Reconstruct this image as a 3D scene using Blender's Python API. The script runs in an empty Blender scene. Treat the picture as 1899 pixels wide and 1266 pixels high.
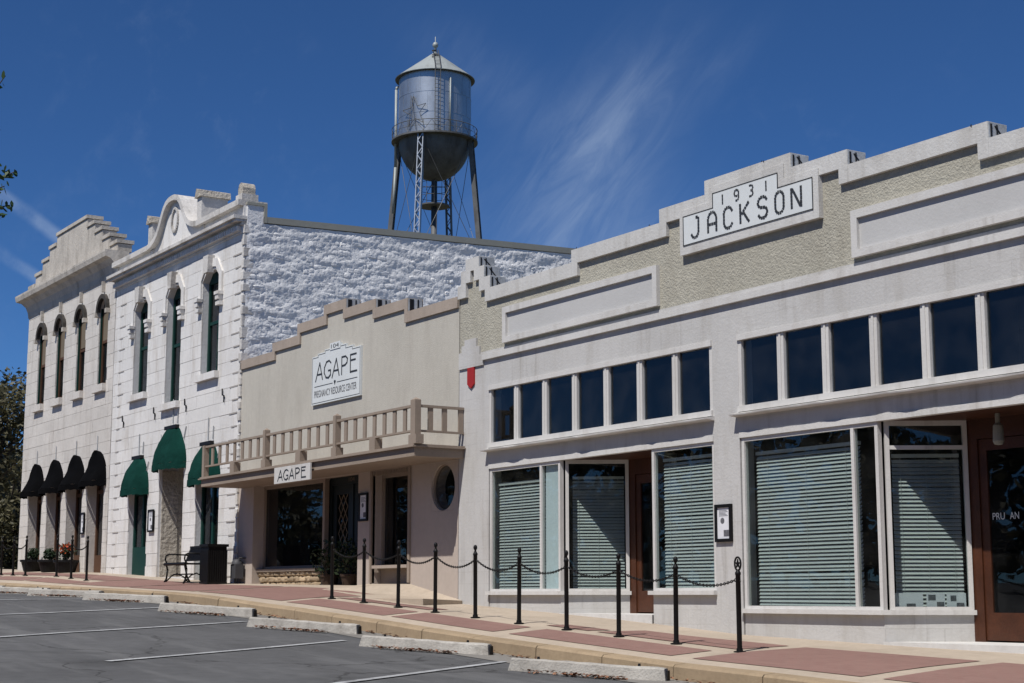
import bpy, bmesh, math, random
import numpy as np
from mathutils import Vector, noise as mnoise
random.seed(7); rng = np.random.default_rng(7)
scene = bpy.context.scene
C = scene.collection
pi = math.pi

# ------------------------------------------------------------------ camera, sky, sun, exposure
cam = bpy.data.cameras.new("camera"); camo = bpy.data.objects.new("camera", cam); C.objects.link(camo)
cam.sensor_width = 36.0; cam.lens = 56.87; cam.clip_start = 0.1; cam.clip_end = 3000
camo.location = (0, -15, 0)                       # z = 0 is the eye level of the photographer
camo.rotation_euler = (math.radians(90 + 8.923), 0, math.radians(57.301))
scene.camera = camo

SUN = Vector((0.36, -0.95, 1.60)).normalized()    # direction towards the sun
sun = bpy.data.lights.new("sun", 'SUN'); suno = bpy.data.objects.new("sun", sun); C.objects.link(suno)
sun.energy = 4.7; sun.angle = math.radians(0.5); sun.color = (1.0, 0.972, 0.93)
suno.rotation_euler = (-SUN).to_track_quat('-Z', 'Y').to_euler(); suno.location = (20, -40, 60)

world = bpy.data.worlds.new("World"); scene.world = world; world.use_nodes = True
wn, wl = world.node_tree.nodes, world.node_tree.links
for n in list(wn): wn.remove(n)
w_out = wn.new("ShaderNodeOutputWorld"); w_bg = wn.new("ShaderNodeBackground"); w_sky = wn.new("ShaderNodeTexSky")
w_sky.sky_type = 'NISHITA'; w_sky.sun_disc = False
w_sky.sun_elevation = math.asin(SUN.z); w_sky.sun_rotation = math.atan2(SUN.x, SUN.y)
w_sky.altitude = 3000; w_sky.air_density = 0.9; w_sky.dust_density = 0.0; w_sky.ozone_density = 4.0
w_bg.inputs[1].default_value = 0.053

def wmath(op, a, b=None, clamp=False):
    n = wn.new("ShaderNodeMath"); n.operation = op; n.use_clamp = clamp
    for i, x in enumerate((a, b)):
        if x is None: continue
        if isinstance(x, (int, float)): n.inputs[i].default_value = x
        else: wl.new(x, n.inputs[i])
    return n.outputs[0]
def wdot(vec, d):
    n = wn.new("ShaderNodeVectorMath"); n.operation = 'DOT_PRODUCT'; wl.new(vec, n.inputs[0]); n.inputs[1].default_value = d
    return n.outputs["Value"]
def wramp(x, a, b):
    n = wn.new("ShaderNodeMapRange"); n.interpolation_type = 'SMOOTHSTEP'; n.clamp = True
    n.inputs[1].default_value = a; n.inputs[2].default_value = b; wl.new(x, n.inputs[0]); return n.outputs[0]
w_tc = wn.new("ShaderNodeTexCoord"); w_dir = w_tc.outputs["Generated"]
def wnoise(scl, detail, loc=(0, 0, 0), rot=(0, 0, 0), stretch=(1, 1, 1), rough=0.6, dist=0.0):
    m = wn.new("ShaderNodeMapping"); wl.new(w_dir, m.inputs[0]); m.inputs["Location"].default_value = loc
    m.inputs["Rotation"].default_value = rot; m.inputs["Scale"].default_value = stretch
    n = wn.new("ShaderNodeTexNoise"); n.inputs["Scale"].default_value = scl; n.inputs["Detail"].default_value = detail
    n.inputs["Roughness"].default_value = rough; n.inputs["Distortion"].default_value = dist
    wl.new(m.outputs[0], n.inputs[0]); return n.outputs["Fac"]
wisp = wnoise(13, 9, stretch=(1.0, 3.0, 2.6), rot=(0.5, 0.3, 0.9), rough=0.64, dist=0.25)
broad = wnoise(3.0, 3, loc=(3.1, 0.4, 1.7))
c_all = wmath('MULTIPLY', wramp(wisp, 0.50, 0.85), wramp(broad, 0.50, 0.75))
c_all = wmath('MULTIPLY', c_all, 0.10)
def patch(d, c0, c1, amt):
    return wmath('MULTIPLY', wmath('MULTIPLY', wramp(wdot(w_dir, Vector(d).normalized()), c0, c1), wramp(wisp, 0.22, 0.85)), amt)
cloud = c_all
WC = Vector((-0.7800, 0.5690, 0.2600)).normalized(); W1 = (Vector((-0.7420, 0.5960, 0.3060)) - Vector((-0.8150, 0.5440, 0.2000))).normalized(); W2 = WC.cross(W1).normalized()
p1 = wmath('SUBTRACT', wdot(w_dir, W1), WC.dot(W1)); p2 = wdot(w_dir, W2)
w_cmb = wn.new("ShaderNodeCombineXYZ"); wl.new(wmath('MULTIPLY', p1, 9.0), w_cmb.inputs[0]); wl.new(wmath('MULTIPLY', p2, 34.0), w_cmb.inputs[1])
w_st = wn.new("ShaderNodeTexNoise"); w_st.inputs["Scale"].default_value = 1.5; w_st.inputs["Detail"].default_value = 9; w_st.inputs["Roughness"].default_value = 0.62; w_st.inputs["Distortion"].default_value = 0.7
wl.new(w_cmb.outputs[0], w_st.inputs[0]); streak = wramp(w_st.outputs["Fac"], 0.22, 0.88)
def blob(c1_, s1_, c2_, s2_, amt):
    a = wmath('POWER', wmath('DIVIDE', wmath('SUBTRACT', p1, c1_), s1_), 2.0); b = wmath('POWER', wmath('DIVIDE', wmath('SUBTRACT', p2, c2_), s2_), 2.0)
    g = wmath('POWER', 2.718, wmath('MULTIPLY', wmath('ADD', a, b), -1.0)); front = wramp(wdot(w_dir, WC), 0.2, 0.6)
    return wmath('MULTIPLY', wmath('MULTIPLY', g, front), wmath('MULTIPLY', wmath('ADD', wmath('MULTIPLY', streak, 0.85), 0.15), amt))
for args in ((0.028, 0.050, -0.012, 0.026, 0.34), (-0.035, 0.050, 0.012, 0.050, 0.30), (-0.07, 0.03, 0.06, 0.09, 0.12), (0.09, 0.03, 0.022, 0.008, 0.10), (0.0, 0.02, -0.09, 0.05, 0.10)):
    cloud = wmath('ADD', cloud, blob(*args))
def trail(a, b, w, amt, ext):
    a = Vector(a); b = Vector(b); n = a.cross(b).normalized()
    jitter = wmath('MULTIPLY', wmath('SUBTRACT', wnoise(30, 3), 0.5), 0.004)
    off = wmath('ABSOLUTE', wmath('ADD', wdot(w_dir, n), jitter))
    band = wmath('SUBTRACT', 1.0, wramp(off, w * 0.2, w))
    near = wramp(wdot(w_dir, (a + b).normalized()), ext, 1.0)
    return wmath('MULTIPLY', wmath('MULTIPLY', band, near), wmath('MULTIPLY', wramp(wnoise(22, 6, rough=0.65), 0.25, 0.75), amt))
cloud = wmath('ADD', cloud, trail((-0.9407, 0.2467, 0.2327), (-0.9363, 0.2814, 0.2102), 0.0060, 0.28, 0.9985))
cloud = wmath('ADD', cloud, trail((-0.9476, 0.2502, 0.1988), (-0.9441, 0.272, 0.186), 0.0055, 0.24, 0.9985))
w_mix = wn.new("ShaderNodeMixRGB"); w_mix.inputs[2].default_value = (9.0, 11.0, 14.0, 1)
w_clamp = wmath('MINIMUM', cloud, 0.7)
w_hsv = wn.new("ShaderNodeMixRGB"); w_hsv.blend_type = 'MULTIPLY'; w_hsv.inputs[0].default_value = 1.0
w_hsv.inputs[2].default_value = (0.67, 1.13, 1.60, 1)          # the deep blue of a polarised sky
wl.new(w_sky.outputs[0], w_hsv.inputs[1])
wl.new(w_clamp, w_mix.inputs[0]); wl.new(w_hsv.outputs[0], w_mix.inputs[1])
wl.new(w_mix.outputs[0], w_bg.inputs[0]); wl.new(w_bg.outputs[0], w_out.inputs[0])

scene.cycles.diffuse_bounces = 2; scene.cycles.max_bounces = 10; scene.cycles.transparent_max_bounces = 16
vs = scene.view_settings
vs.view_transform = 'Standard'; vs.look = 'None'; vs.gamma = 1.0; vs.use_curve_mapping = False; vs.exposure = 0.0

# ------------------------------------------------------------------ materials
def mat(name, base, rough=0.85, var=0.12, scale=1.2, fine=0.06, bump=0.0, bscale=60.0, spec=0.25,
        stain=None, stain_amt=0.0, stain_scale=(1.5, 1.5, 0.35), rand=0.0, metallic=0.0, bdist=0.02, courses=False, streak=0.0):
    m = bpy.data.materials.new(name); m.use_nodes = True
    nt = m.node_tree; N, L = nt.nodes, nt.links
    b = N["Principled BSDF"]
    geo = N.new("ShaderNodeNewGeometry"); pos = geo.outputs["Position"]
    def nz(s, d=4, vec=pos, r=0.55):
        n = N.new("ShaderNodeTexNoise"); n.inputs["Scale"].default_value = s; n.inputs["Detail"].default_value = d
        n.inputs["Roughness"].default_value = r; L.new(vec, n.inputs[0]); return n.outputs["Fac"]
    def mr(x, a, c, lo, hi):
        n = N.new("ShaderNodeMapRange"); n.inputs[1].default_value = a; n.inputs[2].default_value = c
        n.inputs[3].default_value = lo; n.inputs[4].default_value = hi; L.new(x, n.inputs[0]); return n.outputs[0]
    def mul(a, c):
        n = N.new("ShaderNodeMath"); n.operation = 'MULTIPLY'; L.new(a, n.inputs[0])
        if isinstance(c, float): n.inputs[1].default_value = c
        else: L.new(c, n.inputs[1])
        return n.outputs[0]
    fac = mr(nz(scale), 0.3, 0.7, 1 - var, 1 + var)
    fac = mul(fac, mr(nz(scale * 14, 5), 0.25, 0.75, 1 - fine, 1 + fine))
    if rand:
        oi = N.new("ShaderNodeObjectInfo"); fac = mul(fac, mr(oi.outputs["Random"], 0, 1, 1 - rand, 1 + rand))
    vm = N.new("ShaderNodeVectorMath"); vm.operation = 'SCALE'; vm.inputs[0].default_value = base; L.new(fac, vm.inputs["Scale"])
    col = vm.outputs[0]
    if stain:
        mp = N.new("ShaderNodeMapping"); mp.inputs["Scale"].default_value = stain_scale; L.new(pos, mp.inputs[0])
        s = mr(nz(1.6, 6, mp.outputs[0], 0.65), 0.5, 0.78, 0, stain_amt)
        mx = N.new("ShaderNodeMixRGB"); L.new(s, mx.inputs[0]); L.new(col, mx.inputs[1]); mx.inputs[2].default_value = (*stain, 1); col = mx.outputs[0]
    if streak:                                         # thin rain streaks
        mp = N.new("ShaderNodeMapping"); mp.inputs["Scale"].default_value = (5.5, 5.5, 0.45); L.new(pos, mp.inputs[0])
        s = mul(mr(nz(1.5, 5, mp.outputs[0], 0.6), 0.52, 0.74, 0, streak), mr(nz(0.55, 3), 0.42, 0.62, 0.1, 1.0))
        mx = N.new("ShaderNodeMixRGB"); L.new(s, mx.inputs[0]); L.new(col, mx.inputs[1]); mx.inputs[2].default_value = (base[0] * .42, base[1] * .38, base[2] * .33, 1); col = mx.outputs[0]
    L.new(col, b.inputs["Base Color"])
    b.inputs["Roughness"].default_value = rough; b.inputs["Specular IOR Level"].default_value = spec; b.inputs["Metallic"].default_value = metallic
    if courses:                                        # faint courses of painted brick
        sp = N.new("ShaderNodeSeparateXYZ"); L.new(pos, sp.inputs[0]); cb = N.new("ShaderNodeCombineXYZ"); L.new(sp.outputs[0], cb.inputs[0]); L.new(sp.outputs[2], cb.inputs[1])
        bt = N.new("ShaderNodeTexBrick"); bt.inputs["Scale"].default_value = 1.0; bt.inputs["Brick Width"].default_value = 0.41; bt.inputs["Row Height"].default_value = 0.205
        bt.inputs["Mortar Size"].default_value = 0.006; bt.inputs["Color1"].default_value = (1, 1, 1, 1); bt.inputs["Color2"].default_value = (1, 1, 1, 1); bt.inputs["Mortar"].default_value = (0, 0, 0, 1); L.new(cb.outputs[0], bt.inputs[0])
        cm = mul(bt.outputs[0], mr(nz(0.8, 3), 0.45, 0.65, 0.0, 1.0)); b2 = N.new("ShaderNodeBump"); b2.inputs["Strength"].default_value = 0.3; b2.inputs["Distance"].default_value = 0.01
        L.new(bt.outputs[0], b2.inputs["Height"]); mort = mr(bt.outputs["Fac"], 0, 1, 0.0, 0.22); mort = mul(mort, mr(nz(1.1, 3), 0.42, 0.6, 0.0, 1.0))
        mx = N.new("ShaderNodeMixRGB"); L.new(mort, mx.inputs[0]); L.new(col, mx.inputs[1]); mx.inputs[2].default_value = (0.25, 0.23, 0.2, 1); L.new(mx.outputs[0], b.inputs["Base Color"])
    if bump:
        bp = N.new("ShaderNodeBump"); bp.inputs["Strength"].default_value = bump; bp.inputs["Distance"].default_value = bdist
        L.new(nz(bscale, 4), bp.inputs["Height"]); L.new(bp.outputs[0], b.inputs["Normal"])
    return m
def glass(name, tint, gloss_tint=(1, 1, 1), dust=0.02):
    m = bpy.data.materials.new(name); m.use_nodes = True
    N, L = m.node_tree.nodes, m.node_tree.links
    for n in list(N): N.remove(n)
    o = N.new("ShaderNodeOutputMaterial"); t = N.new("ShaderNodeBsdfTransparent"); g = N.new("ShaderNodeBsdfGlossy"); mx = N.new("ShaderNodeMixShader"); lw_ = N.new("ShaderNodeLayerWeight"); lw_.inputs[0].default_value = 0.5
    pw5 = N.new("ShaderNodeMath"); pw5.operation = 'POWER'; L.new(lw_.outputs["Facing"], pw5.inputs[0]); pw5.inputs[1].default_value = 5.0
    f = N.new("ShaderNodeMath"); f.operation = 'MULTIPLY_ADD'; L.new(pw5.outputs[0], f.inputs[0]); f.inputs[1].default_value = 0.6; f.inputs[2].default_value = 0.035
    g.inputs["Roughness"].default_value = 0.01; t.inputs[0].default_value = (*tint, 1); g.inputs[0].default_value = (*gloss_tint, 1)
    nz = N.new("ShaderNodeTexNoise"); nz.inputs["Scale"].default_value = 1.3; geo = N.new("ShaderNodeNewGeometry"); L.new(geo.outputs["Position"], nz.inputs[0])
    bp = N.new("ShaderNodeBump"); bp.inputs["Strength"].default_value = 0.05; bp.inputs["Distance"].default_value = 0.05; L.new(nz.outputs["Fac"], bp.inputs["Height"]); L.new(bp.outputs[0], g.inputs["Normal"])
    L.new(f.outputs[0], mx.inputs[0]); L.new(t.outputs[0], mx.inputs[1]); L.new(g.outputs[0], mx.inputs[2]); d_ = N.new("ShaderNodeBsdfDiffuse"); d_.inputs[0].default_value = (0.45, 0.44, 0.42, 1); m2 = N.new("ShaderNodeMixShader")
    n2 = N.new("ShaderNodeTexNoise"); n2.inputs["Scale"].default_value = 2.2; n2.inputs["Detail"].default_value = 6; L.new(geo.outputs["Position"], n2.inputs[0])
    r2 = N.new("ShaderNodeMapRange"); r2.inputs[1].default_value = 0.4; r2.inputs[2].default_value = 0.75; r2.inputs[3].default_value = 0.002; r2.inputs[4].default_value = dust; L.new(n2.outputs["Fac"], r2.inputs[0])
    L.new(r2.outputs[0], m2.inputs[0]); L.new(mx.outputs[0], m2.inputs[1]); L.new(d_.outputs[0], m2.inputs[2]); L.new(m2.outputs[0], o.inputs[0])
    return m
def brickmat(name, c1, c2, mortar, sx, sy):
    m = mat(name, c1, 0.9, 0.12, 1.0, 0.1, 0.2, 80)
    N, L = m.node_tree.nodes, m.node_tree.links
    geo = N.new("ShaderNodeNewGeometry"); bt = N.new("ShaderNodeTexBrick"); bt.inputs["Scale"].default_value = 1.0
    bt.inputs["Brick Width"].default_value = sx; bt.inputs["Row Height"].default_value = sy; bt.inputs["Mortar Size"].default_value = 0.006
    bt.inputs["Color1"].default_value = (*c1, 1); bt.inputs["Color2"].default_value = (*c2, 1); bt.inputs["Mortar"].default_value = (*mortar, 1)
    L.new(geo.outputs["Position"], bt.inputs[0])
    old = N["Principled BSDF"].inputs["Base Color"].links[0].from_socket
    mx = N.new("ShaderNodeMixRGB"); mx.inputs[0].default_value = 0.6; L.new(old, mx.inputs[1]); L.new(bt.outputs[0], mx.inputs[2])
    L.new(mx.outputs[0], N["Principled BSDF"].inputs["Base Color"])
    return m

M = {}
M['paint'] = mat('jackson_paint', (0.515, 0.50, 0.478), 0.8, 0.07, 0.5, 0.04, 0.25, 25, stain=(0.33, 0.295, 0.25), stain_amt=0.5, courses=True, streak=0.45)
M['trim'] = mat('jackson_trim', (0.60, 0.58, 0.55), 0.75, 0.05, 0.8, 0.04, 0.2, 40, stain=(0.40, 0.36, 0.31), stain_amt=0.45, streak=0.4)
M['coping'] = mat('jackson_coping', (0.575, 0.56, 0.53), 0.8, 0.06, 0.8, 0.05, 0.3, 30, stain=(0.33, 0.30, 0.26), stain_amt=0.6, streak=0.55)
M['stucco'] = mat('jackson_stucco', (0.415, 0.39, 0.32), 0.95, 0.10, 0.6, 0.12, 0.55, 34, bdist=0.04, stain=(0.30, 0.27, 0.21), stain_amt=0.4)
M['panelgrey'] = mat('jackson_panel', (0.50, 0.49, 0.475), 0.8, 0.04, 0.6, 0.03, 0.15, 30)
M['signwhite'] = mat('sign_white', (0.66, 0.68, 0.67), 0.6, 0.04, 1, 0.03)
M['letter'] = mat('letter_grey', (0.035, 0.038, 0.042), 0.6, 0.1)
M['sheet'] = mat('flashing_metal', (0.42, 0.43, 0.43), 0.55, 0.25, 3, 0.15, 0.3, 14, metallic=0.2)
M['tar'] = mat('tar', (0.012, 0.012, 0.013), 0.6, 0.2)
M['red'] = mat('red_enamel', (0.36, 0.025, 0.022), 0.5, 0.06)
M['agape'] = mat('agape_stucco', (0.49, 0.458, 0.395), 0.92, 0.07, 0.7, 0.05, 0.35, 45, stain=(0.36, 0.32, 0.27), stain_amt=0.5, streak=0.14)
M['agapelow'] = mat('agape_lower_paint', (0.45, 0.38, 0.325), 0.9, 0.06, 0.7, 0.05, 0.25, 45, stain=(0.36, 0.30, 0.25), stain_amt=0.3)
M['agapetrim'] = mat('agape_trim', (0.285, 0.228, 0.180), 0.85, 0.08, 1, 0.06, 0.2, 40, stain=(0.22, 0.17, 0.13), stain_amt=0.4)
M['agapecop'] = mat('agape_coping', (0.37, 0.305, 0.25), 0.9, 0.08, 1, 0.06, 0.3, 40, stain=(0.25, 0.2, 0.16), stain_amt=0.6)
M['whitestone'] = mat('white_painted_stone', (0.71, 0.685, 0.65), 0.85, 0.05, 0.7, 0.04, 0.35, 18, stain=(0.44, 0.38, 0.31), stain_amt=0.7, rand=0.045, streak=0.3)
M['whitejamb'] = mat('white_painted_jamb', (0.66, 0.65, 0.64), 0.85, 0.06, 0.7, 0.05, 0.35, 18, stain=(0.42, 0.37, 0.31), stain_amt=0.5)
M['weathered'] = mat('weathered_white_stone', (0.60, 0.57, 0.53), 0.9, 0.12, 1.5, 0.1, 0.6, 14, stain=(0.20, 0.175, 0.145), stain_amt=0.85, stain_scale=(1.2, 1.2, 0.8))
M['rubble'] = mat('white_painted_rubble', (0.75, 0.742, 0.73), 0.8, 0.04, 0.8, 0.03, 0.5, 22, bdist=0.03)
M['joint'] = mat('joint_shade', (0.36, 0.33, 0.30), 0.95, 0.15, 2, 0.1)  # colour of the shade in the deep corner joints
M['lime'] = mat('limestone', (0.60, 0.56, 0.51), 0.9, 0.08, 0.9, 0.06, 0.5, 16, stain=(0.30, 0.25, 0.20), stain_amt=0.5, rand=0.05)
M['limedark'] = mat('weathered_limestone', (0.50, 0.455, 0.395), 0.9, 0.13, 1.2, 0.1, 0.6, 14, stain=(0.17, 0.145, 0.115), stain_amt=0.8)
M['archshade'] = mat('dark_arch_shade', (0.05, 0.045, 0.04), 0.95, 0.3, 5, 0.2)  # near-black colour stands in for shade in the deep window arches
M['barestone'] = mat('bare_stone', (0.42, 0.38, 0.32), 0.95, 0.2, 2, 0.15, 0.9, 9, stain=(0.2, 0.16, 0.12), stain_amt=0.6, bdist=0.06)
M['greenpaint'] = mat('green_paint', (0.004, 0.036, 0.028), 0.55, 0.1)
M['doordark'] = mat('dark_door_paint', (0.006, 0.011, 0.011), 0.5, 0.1)
M['greencanvas'] = mat('green_canvas', (0.006, 0.036, 0.028), 1.0, 0.2, 2.5, 0.15, 0.5, 9, spec=0.05, bdist=0.04)
M['blackcanvas'] = mat('black_canvas', (0.0035, 0.0035, 0.004), 1.0, 0.2, 3, 0.1, 0.4, 9, spec=0.03, bdist=0.04)
M['brownframe'] = mat('brown_window_frame', (0.09, 0.045, 0.025), 0.6, 0.15)
M['shade'] = mat('window_shade', (0.17, 0.135, 0.095), 0.9, 0.1)
M['wood'] = mat('stained_wood', (0.062, 0.020, 0.008), 0.45, 0.25, 3, 0.2, 0.15, 30, spec=0.4)
M['dark'] = mat('dark_interior', (0.02, 0.02, 0.022), 0.9, 0.1)
M['blind'] = mat('blind_slat', (0.60, 0.605, 0.58), 0.6, 0.04)
M['board'] = mat('white_board', (0.85, 0.90, 0.92), 0.7, 0.04)
M['glass'] = glass('window_glass', (0.81, 0.85, 0.845))
M['glassdark'] = glass('clerestory_glass', (0.60, 0.64, 0.68))
M['iron'] = mat('black_iron', (0.0065, 0.006, 0.006), 0.55, 0.2, 4, 0.1, spec=0.22)
M['paper'] = mat('paper', (0.70, 0.70, 0.72), 0.8, 0.03)
M['print'] = mat('print_grey', (0.12, 0.12, 0.13), 0.8, 0.3, 30)
M['asphalt'] = mat('asphalt', (0.099, 0.098, 0.098), 0.93, 0.16, 0.35, 0.14, 0.5, 130, stain=(0.078, 0.076, 0.075), stain_amt=0.6, stain_scale=(0.28, 0.6, 0.6), bdist=0.01)
def asphalt_wear(m):
    N, L = m.node_tree.nodes, m.node_tree.links; p = N["Principled BSDF"]; old = p.inputs["Base Color"].links[0].from_socket
    geo = N.new("ShaderNodeNewGeometry"); mp = N.new("ShaderNodeMapping"); mp.inputs["Rotation"].default_value = (0, 0, 1.0); mp.inputs["Scale"].default_value = (0.22, 1.6, 1); L.new(geo.outputs["Position"], mp.inputs[0])
    def ramp(src, a, b, lo, hi):
        r = N.new("ShaderNodeMapRange"); r.inputs[1].default_value = a; r.inputs[2].default_value = b; r.inputs[3].default_value = lo; r.inputs[4].default_value = hi; L.new(src, r.inputs[0]); return r.outputs[0]
    def mix(f, c, col):
        x = N.new("ShaderNodeMixRGB"); L.new(f, x.inputs[0]); L.new(c, x.inputs[1]); x.inputs[2].default_value = (*col, 1); return x.outputs[0]
    n1 = N.new("ShaderNodeTexNoise"); n1.inputs["Scale"].default_value = 1.6; n1.inputs["Detail"].default_value = 7; L.new(mp.outputs[0], n1.inputs[0])
    c = mix(ramp(n1.outputs["Fac"], .52, .74, 0, .55), old, (0.165, 0.163, 0.16))               # pale scuffed tracks
    n2 = N.new("ShaderNodeTexNoise"); n2.inputs["Scale"].default_value = 0.75; n2.inputs["Detail"].default_value = 3; L.new(geo.outputs["Position"], n2.inputs[0])
    c = mix(ramp(n2.outputs["Fac"], .60, .72, 0, .55), c, (0.055, 0.054, 0.053))                # oil patches
    v = N.new("ShaderNodeTexVoronoi"); v.feature = 'DISTANCE_TO_EDGE'; v.inputs["Scale"].default_value = 0.33
    wv = N.new("ShaderNodeTexNoise"); wv.inputs["Scale"].default_value = 1.3; wv.inputs["Detail"].default_value = 5; L.new(geo.outputs["Position"], wv.inputs[0])
    va = N.new("ShaderNodeVectorMath"); va.operation = 'MULTIPLY_ADD'; L.new(wv.outputs["Color"], va.inputs[0]); va.inputs[1].default_value = (1.2, 1.2, 0); L.new(geo.outputs["Position"], va.inputs[2]); L.new(va.outputs[0], v.inputs[0])
    c = mix(ramp(v.outputs["Distance"], .002, .009, .7, 0), c, (0.035, 0.034, 0.033))           # cracks
    sp = N.new("ShaderNodeTexVoronoi"); sp.inputs["Scale"].default_value = 2.1; L.new(geo.outputs["Position"], sp.inputs[0])
    c = mix(ramp(sp.outputs["Distance"], .03, .10, .6, 0), c, (0.04, 0.039, 0.038))             # drips
    L.new(c, p.inputs["Base Color"])
asphalt_wear(M['asphalt'])
M['line'] = mat('worn_line_paint', (0.36, 0.36, 0.36), 0.9, 0.25, 2, 0.25, stain=(0.13, 0.13, 0.13), stain_amt=0.85, stain_scale=(4, 4, 4))
M['concrete'] = mat('sidewalk_concrete', (0.43, 0.355, 0.275), 0.95, 0.08, 0.8, 0.08, 0.3, 90, stain=(0.28, 0.22, 0.165), stain_amt=0.5, stain_scale=(1.2, 1.2, 1.2))
M['kerb'] = mat('kerb_concrete', (0.335, 0.25, 0.16), 0.95, 0.12, 1.4, 0.1, 0.3, 70, stain=(0.22, 0.155, 0.09), stain_amt=0.6, stain_scale=(1.5, 1.5, 1.5), rand=0.06)
M['gutter'] = mat('gutter_concrete', (0.215, 0.2, 0.18), 0.95, 0.15, 0.8, 0.1, 0.3, 70, stain=(0.11, 0.10, 0.09), stain_amt=0.6, stain_scale=(1, 1, 1))
M['stop'] = mat('wheel_stop_concrete', (0.40, 0.375, 0.335), 0.95, 0.14, 2.5, 0.12, 0.6, 40, stain=(0.17, 0.15, 0.13), stain_amt=0.7, stain_scale=(3, 3, 3), rand=0.06)
M['threshold'] = mat('white_concrete', (0.62, 0.60, 0.57), 0.9, 0.06, 1, 0.06, 0.2, 60, stain=(0.4, 0.37, 0.33), stain_amt=0.4, stain_scale=(2, 2, 2))
M['redbrick'] = brickmat('red_paving_brick', (0.25, 0.145, 0.12), (0.215, 0.12, 0.10), (0.22, 0.16, 0.13), 0.22, 0.11)
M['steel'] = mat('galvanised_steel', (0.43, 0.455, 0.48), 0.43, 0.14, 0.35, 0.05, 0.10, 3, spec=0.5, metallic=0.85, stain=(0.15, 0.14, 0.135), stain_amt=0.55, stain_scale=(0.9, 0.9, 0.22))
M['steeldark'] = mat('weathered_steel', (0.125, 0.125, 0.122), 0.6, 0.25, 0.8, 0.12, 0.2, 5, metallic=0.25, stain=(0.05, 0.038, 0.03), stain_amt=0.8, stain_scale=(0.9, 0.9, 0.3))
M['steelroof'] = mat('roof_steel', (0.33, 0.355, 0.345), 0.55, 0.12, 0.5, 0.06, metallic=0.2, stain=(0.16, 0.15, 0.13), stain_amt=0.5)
M['bark'] = mat('bark', (0.07, 0.055, 0.042), 0.95, 0.3, 4, 0.2, 0.8, 20)
M['earth'] = mat('ground_earth', (0.10, 0.095, 0.06), 0.95, 0.25, 0.3, 0.2)
M['terracotta'] = mat('dark_planter', (0.05, 0.03, 0.02), 0.7, 0.2)
M['tan'] = mat('flashing_tan', (0.29, 0.285, 0.245), 0.7, 0.08, 0.5, 0.05)
M['roofing'] = mat('roof_membrane', (0.25, 0.25, 0.25), 0.9, 0.1)
M['gasgrey'] = mat('grey_metal', (0.06, 0.06, 0.065), 0.55, 0.15)
M['rubblebrown'] = mat('brown_rubble', (0.36, 0.27, 0.175), 0.95, 0.15, 5, 0.15, 0.5, 25, rand=0.25)
def leafmat(name, a, b, tr=0.25):
    m = bpy.data.materials.new(name); m.use_nodes = True; N, L = m.node_tree.nodes, m.node_tree.links
    p = N["Principled BSDF"]; g = N.new("ShaderNodeNewGeometry"); r = N.new("ShaderNodeMixRGB"); r.inputs[1].default_value = (*a, 1); r.inputs[2].default_value = (*b, 1)
    L.new(g.outputs["Random Per Island"], r.inputs[0]); L.new(r.outputs[0], p.inputs["Base Color"]); p.inputs["Roughness"].default_value = 0.6
    t = N.new("ShaderNodeBsdfTranslucent"); L.new(r.outputs[0], t.inputs[0]); mx = N.new("ShaderNodeMixShader"); mx.inputs[0].default_value = tr
    L.new(p.outputs[0], mx.inputs[1]); L.new(t.outputs[0], mx.inputs[2]); L.new(mx.outputs[0], N["Material Output"].inputs[0]); return m
M['leafdark'] = leafmat('oak_leaves', (0.045, 0.044, 0.018), (0.135, 0.12, 0.058))
M['leafgreen'] = leafmat('green_leaves', (0.03, 0.07, 0.018), (0.09, 0.13, 0.04))
M['shrub'] = leafmat('shrub_leaves', (0.012, 0.03, 0.010), (0.03, 0.055, 0.02))
M['flower'] = leafmat('orange_petals', (0.5, 0.13, 0.02), (0.55, 0.05, 0.02))
M['litter'] = leafmat('fallen_leaves', (0.16, 0.055, 0.025), (0.34, 0.17, 0.09), 0.05)

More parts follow.
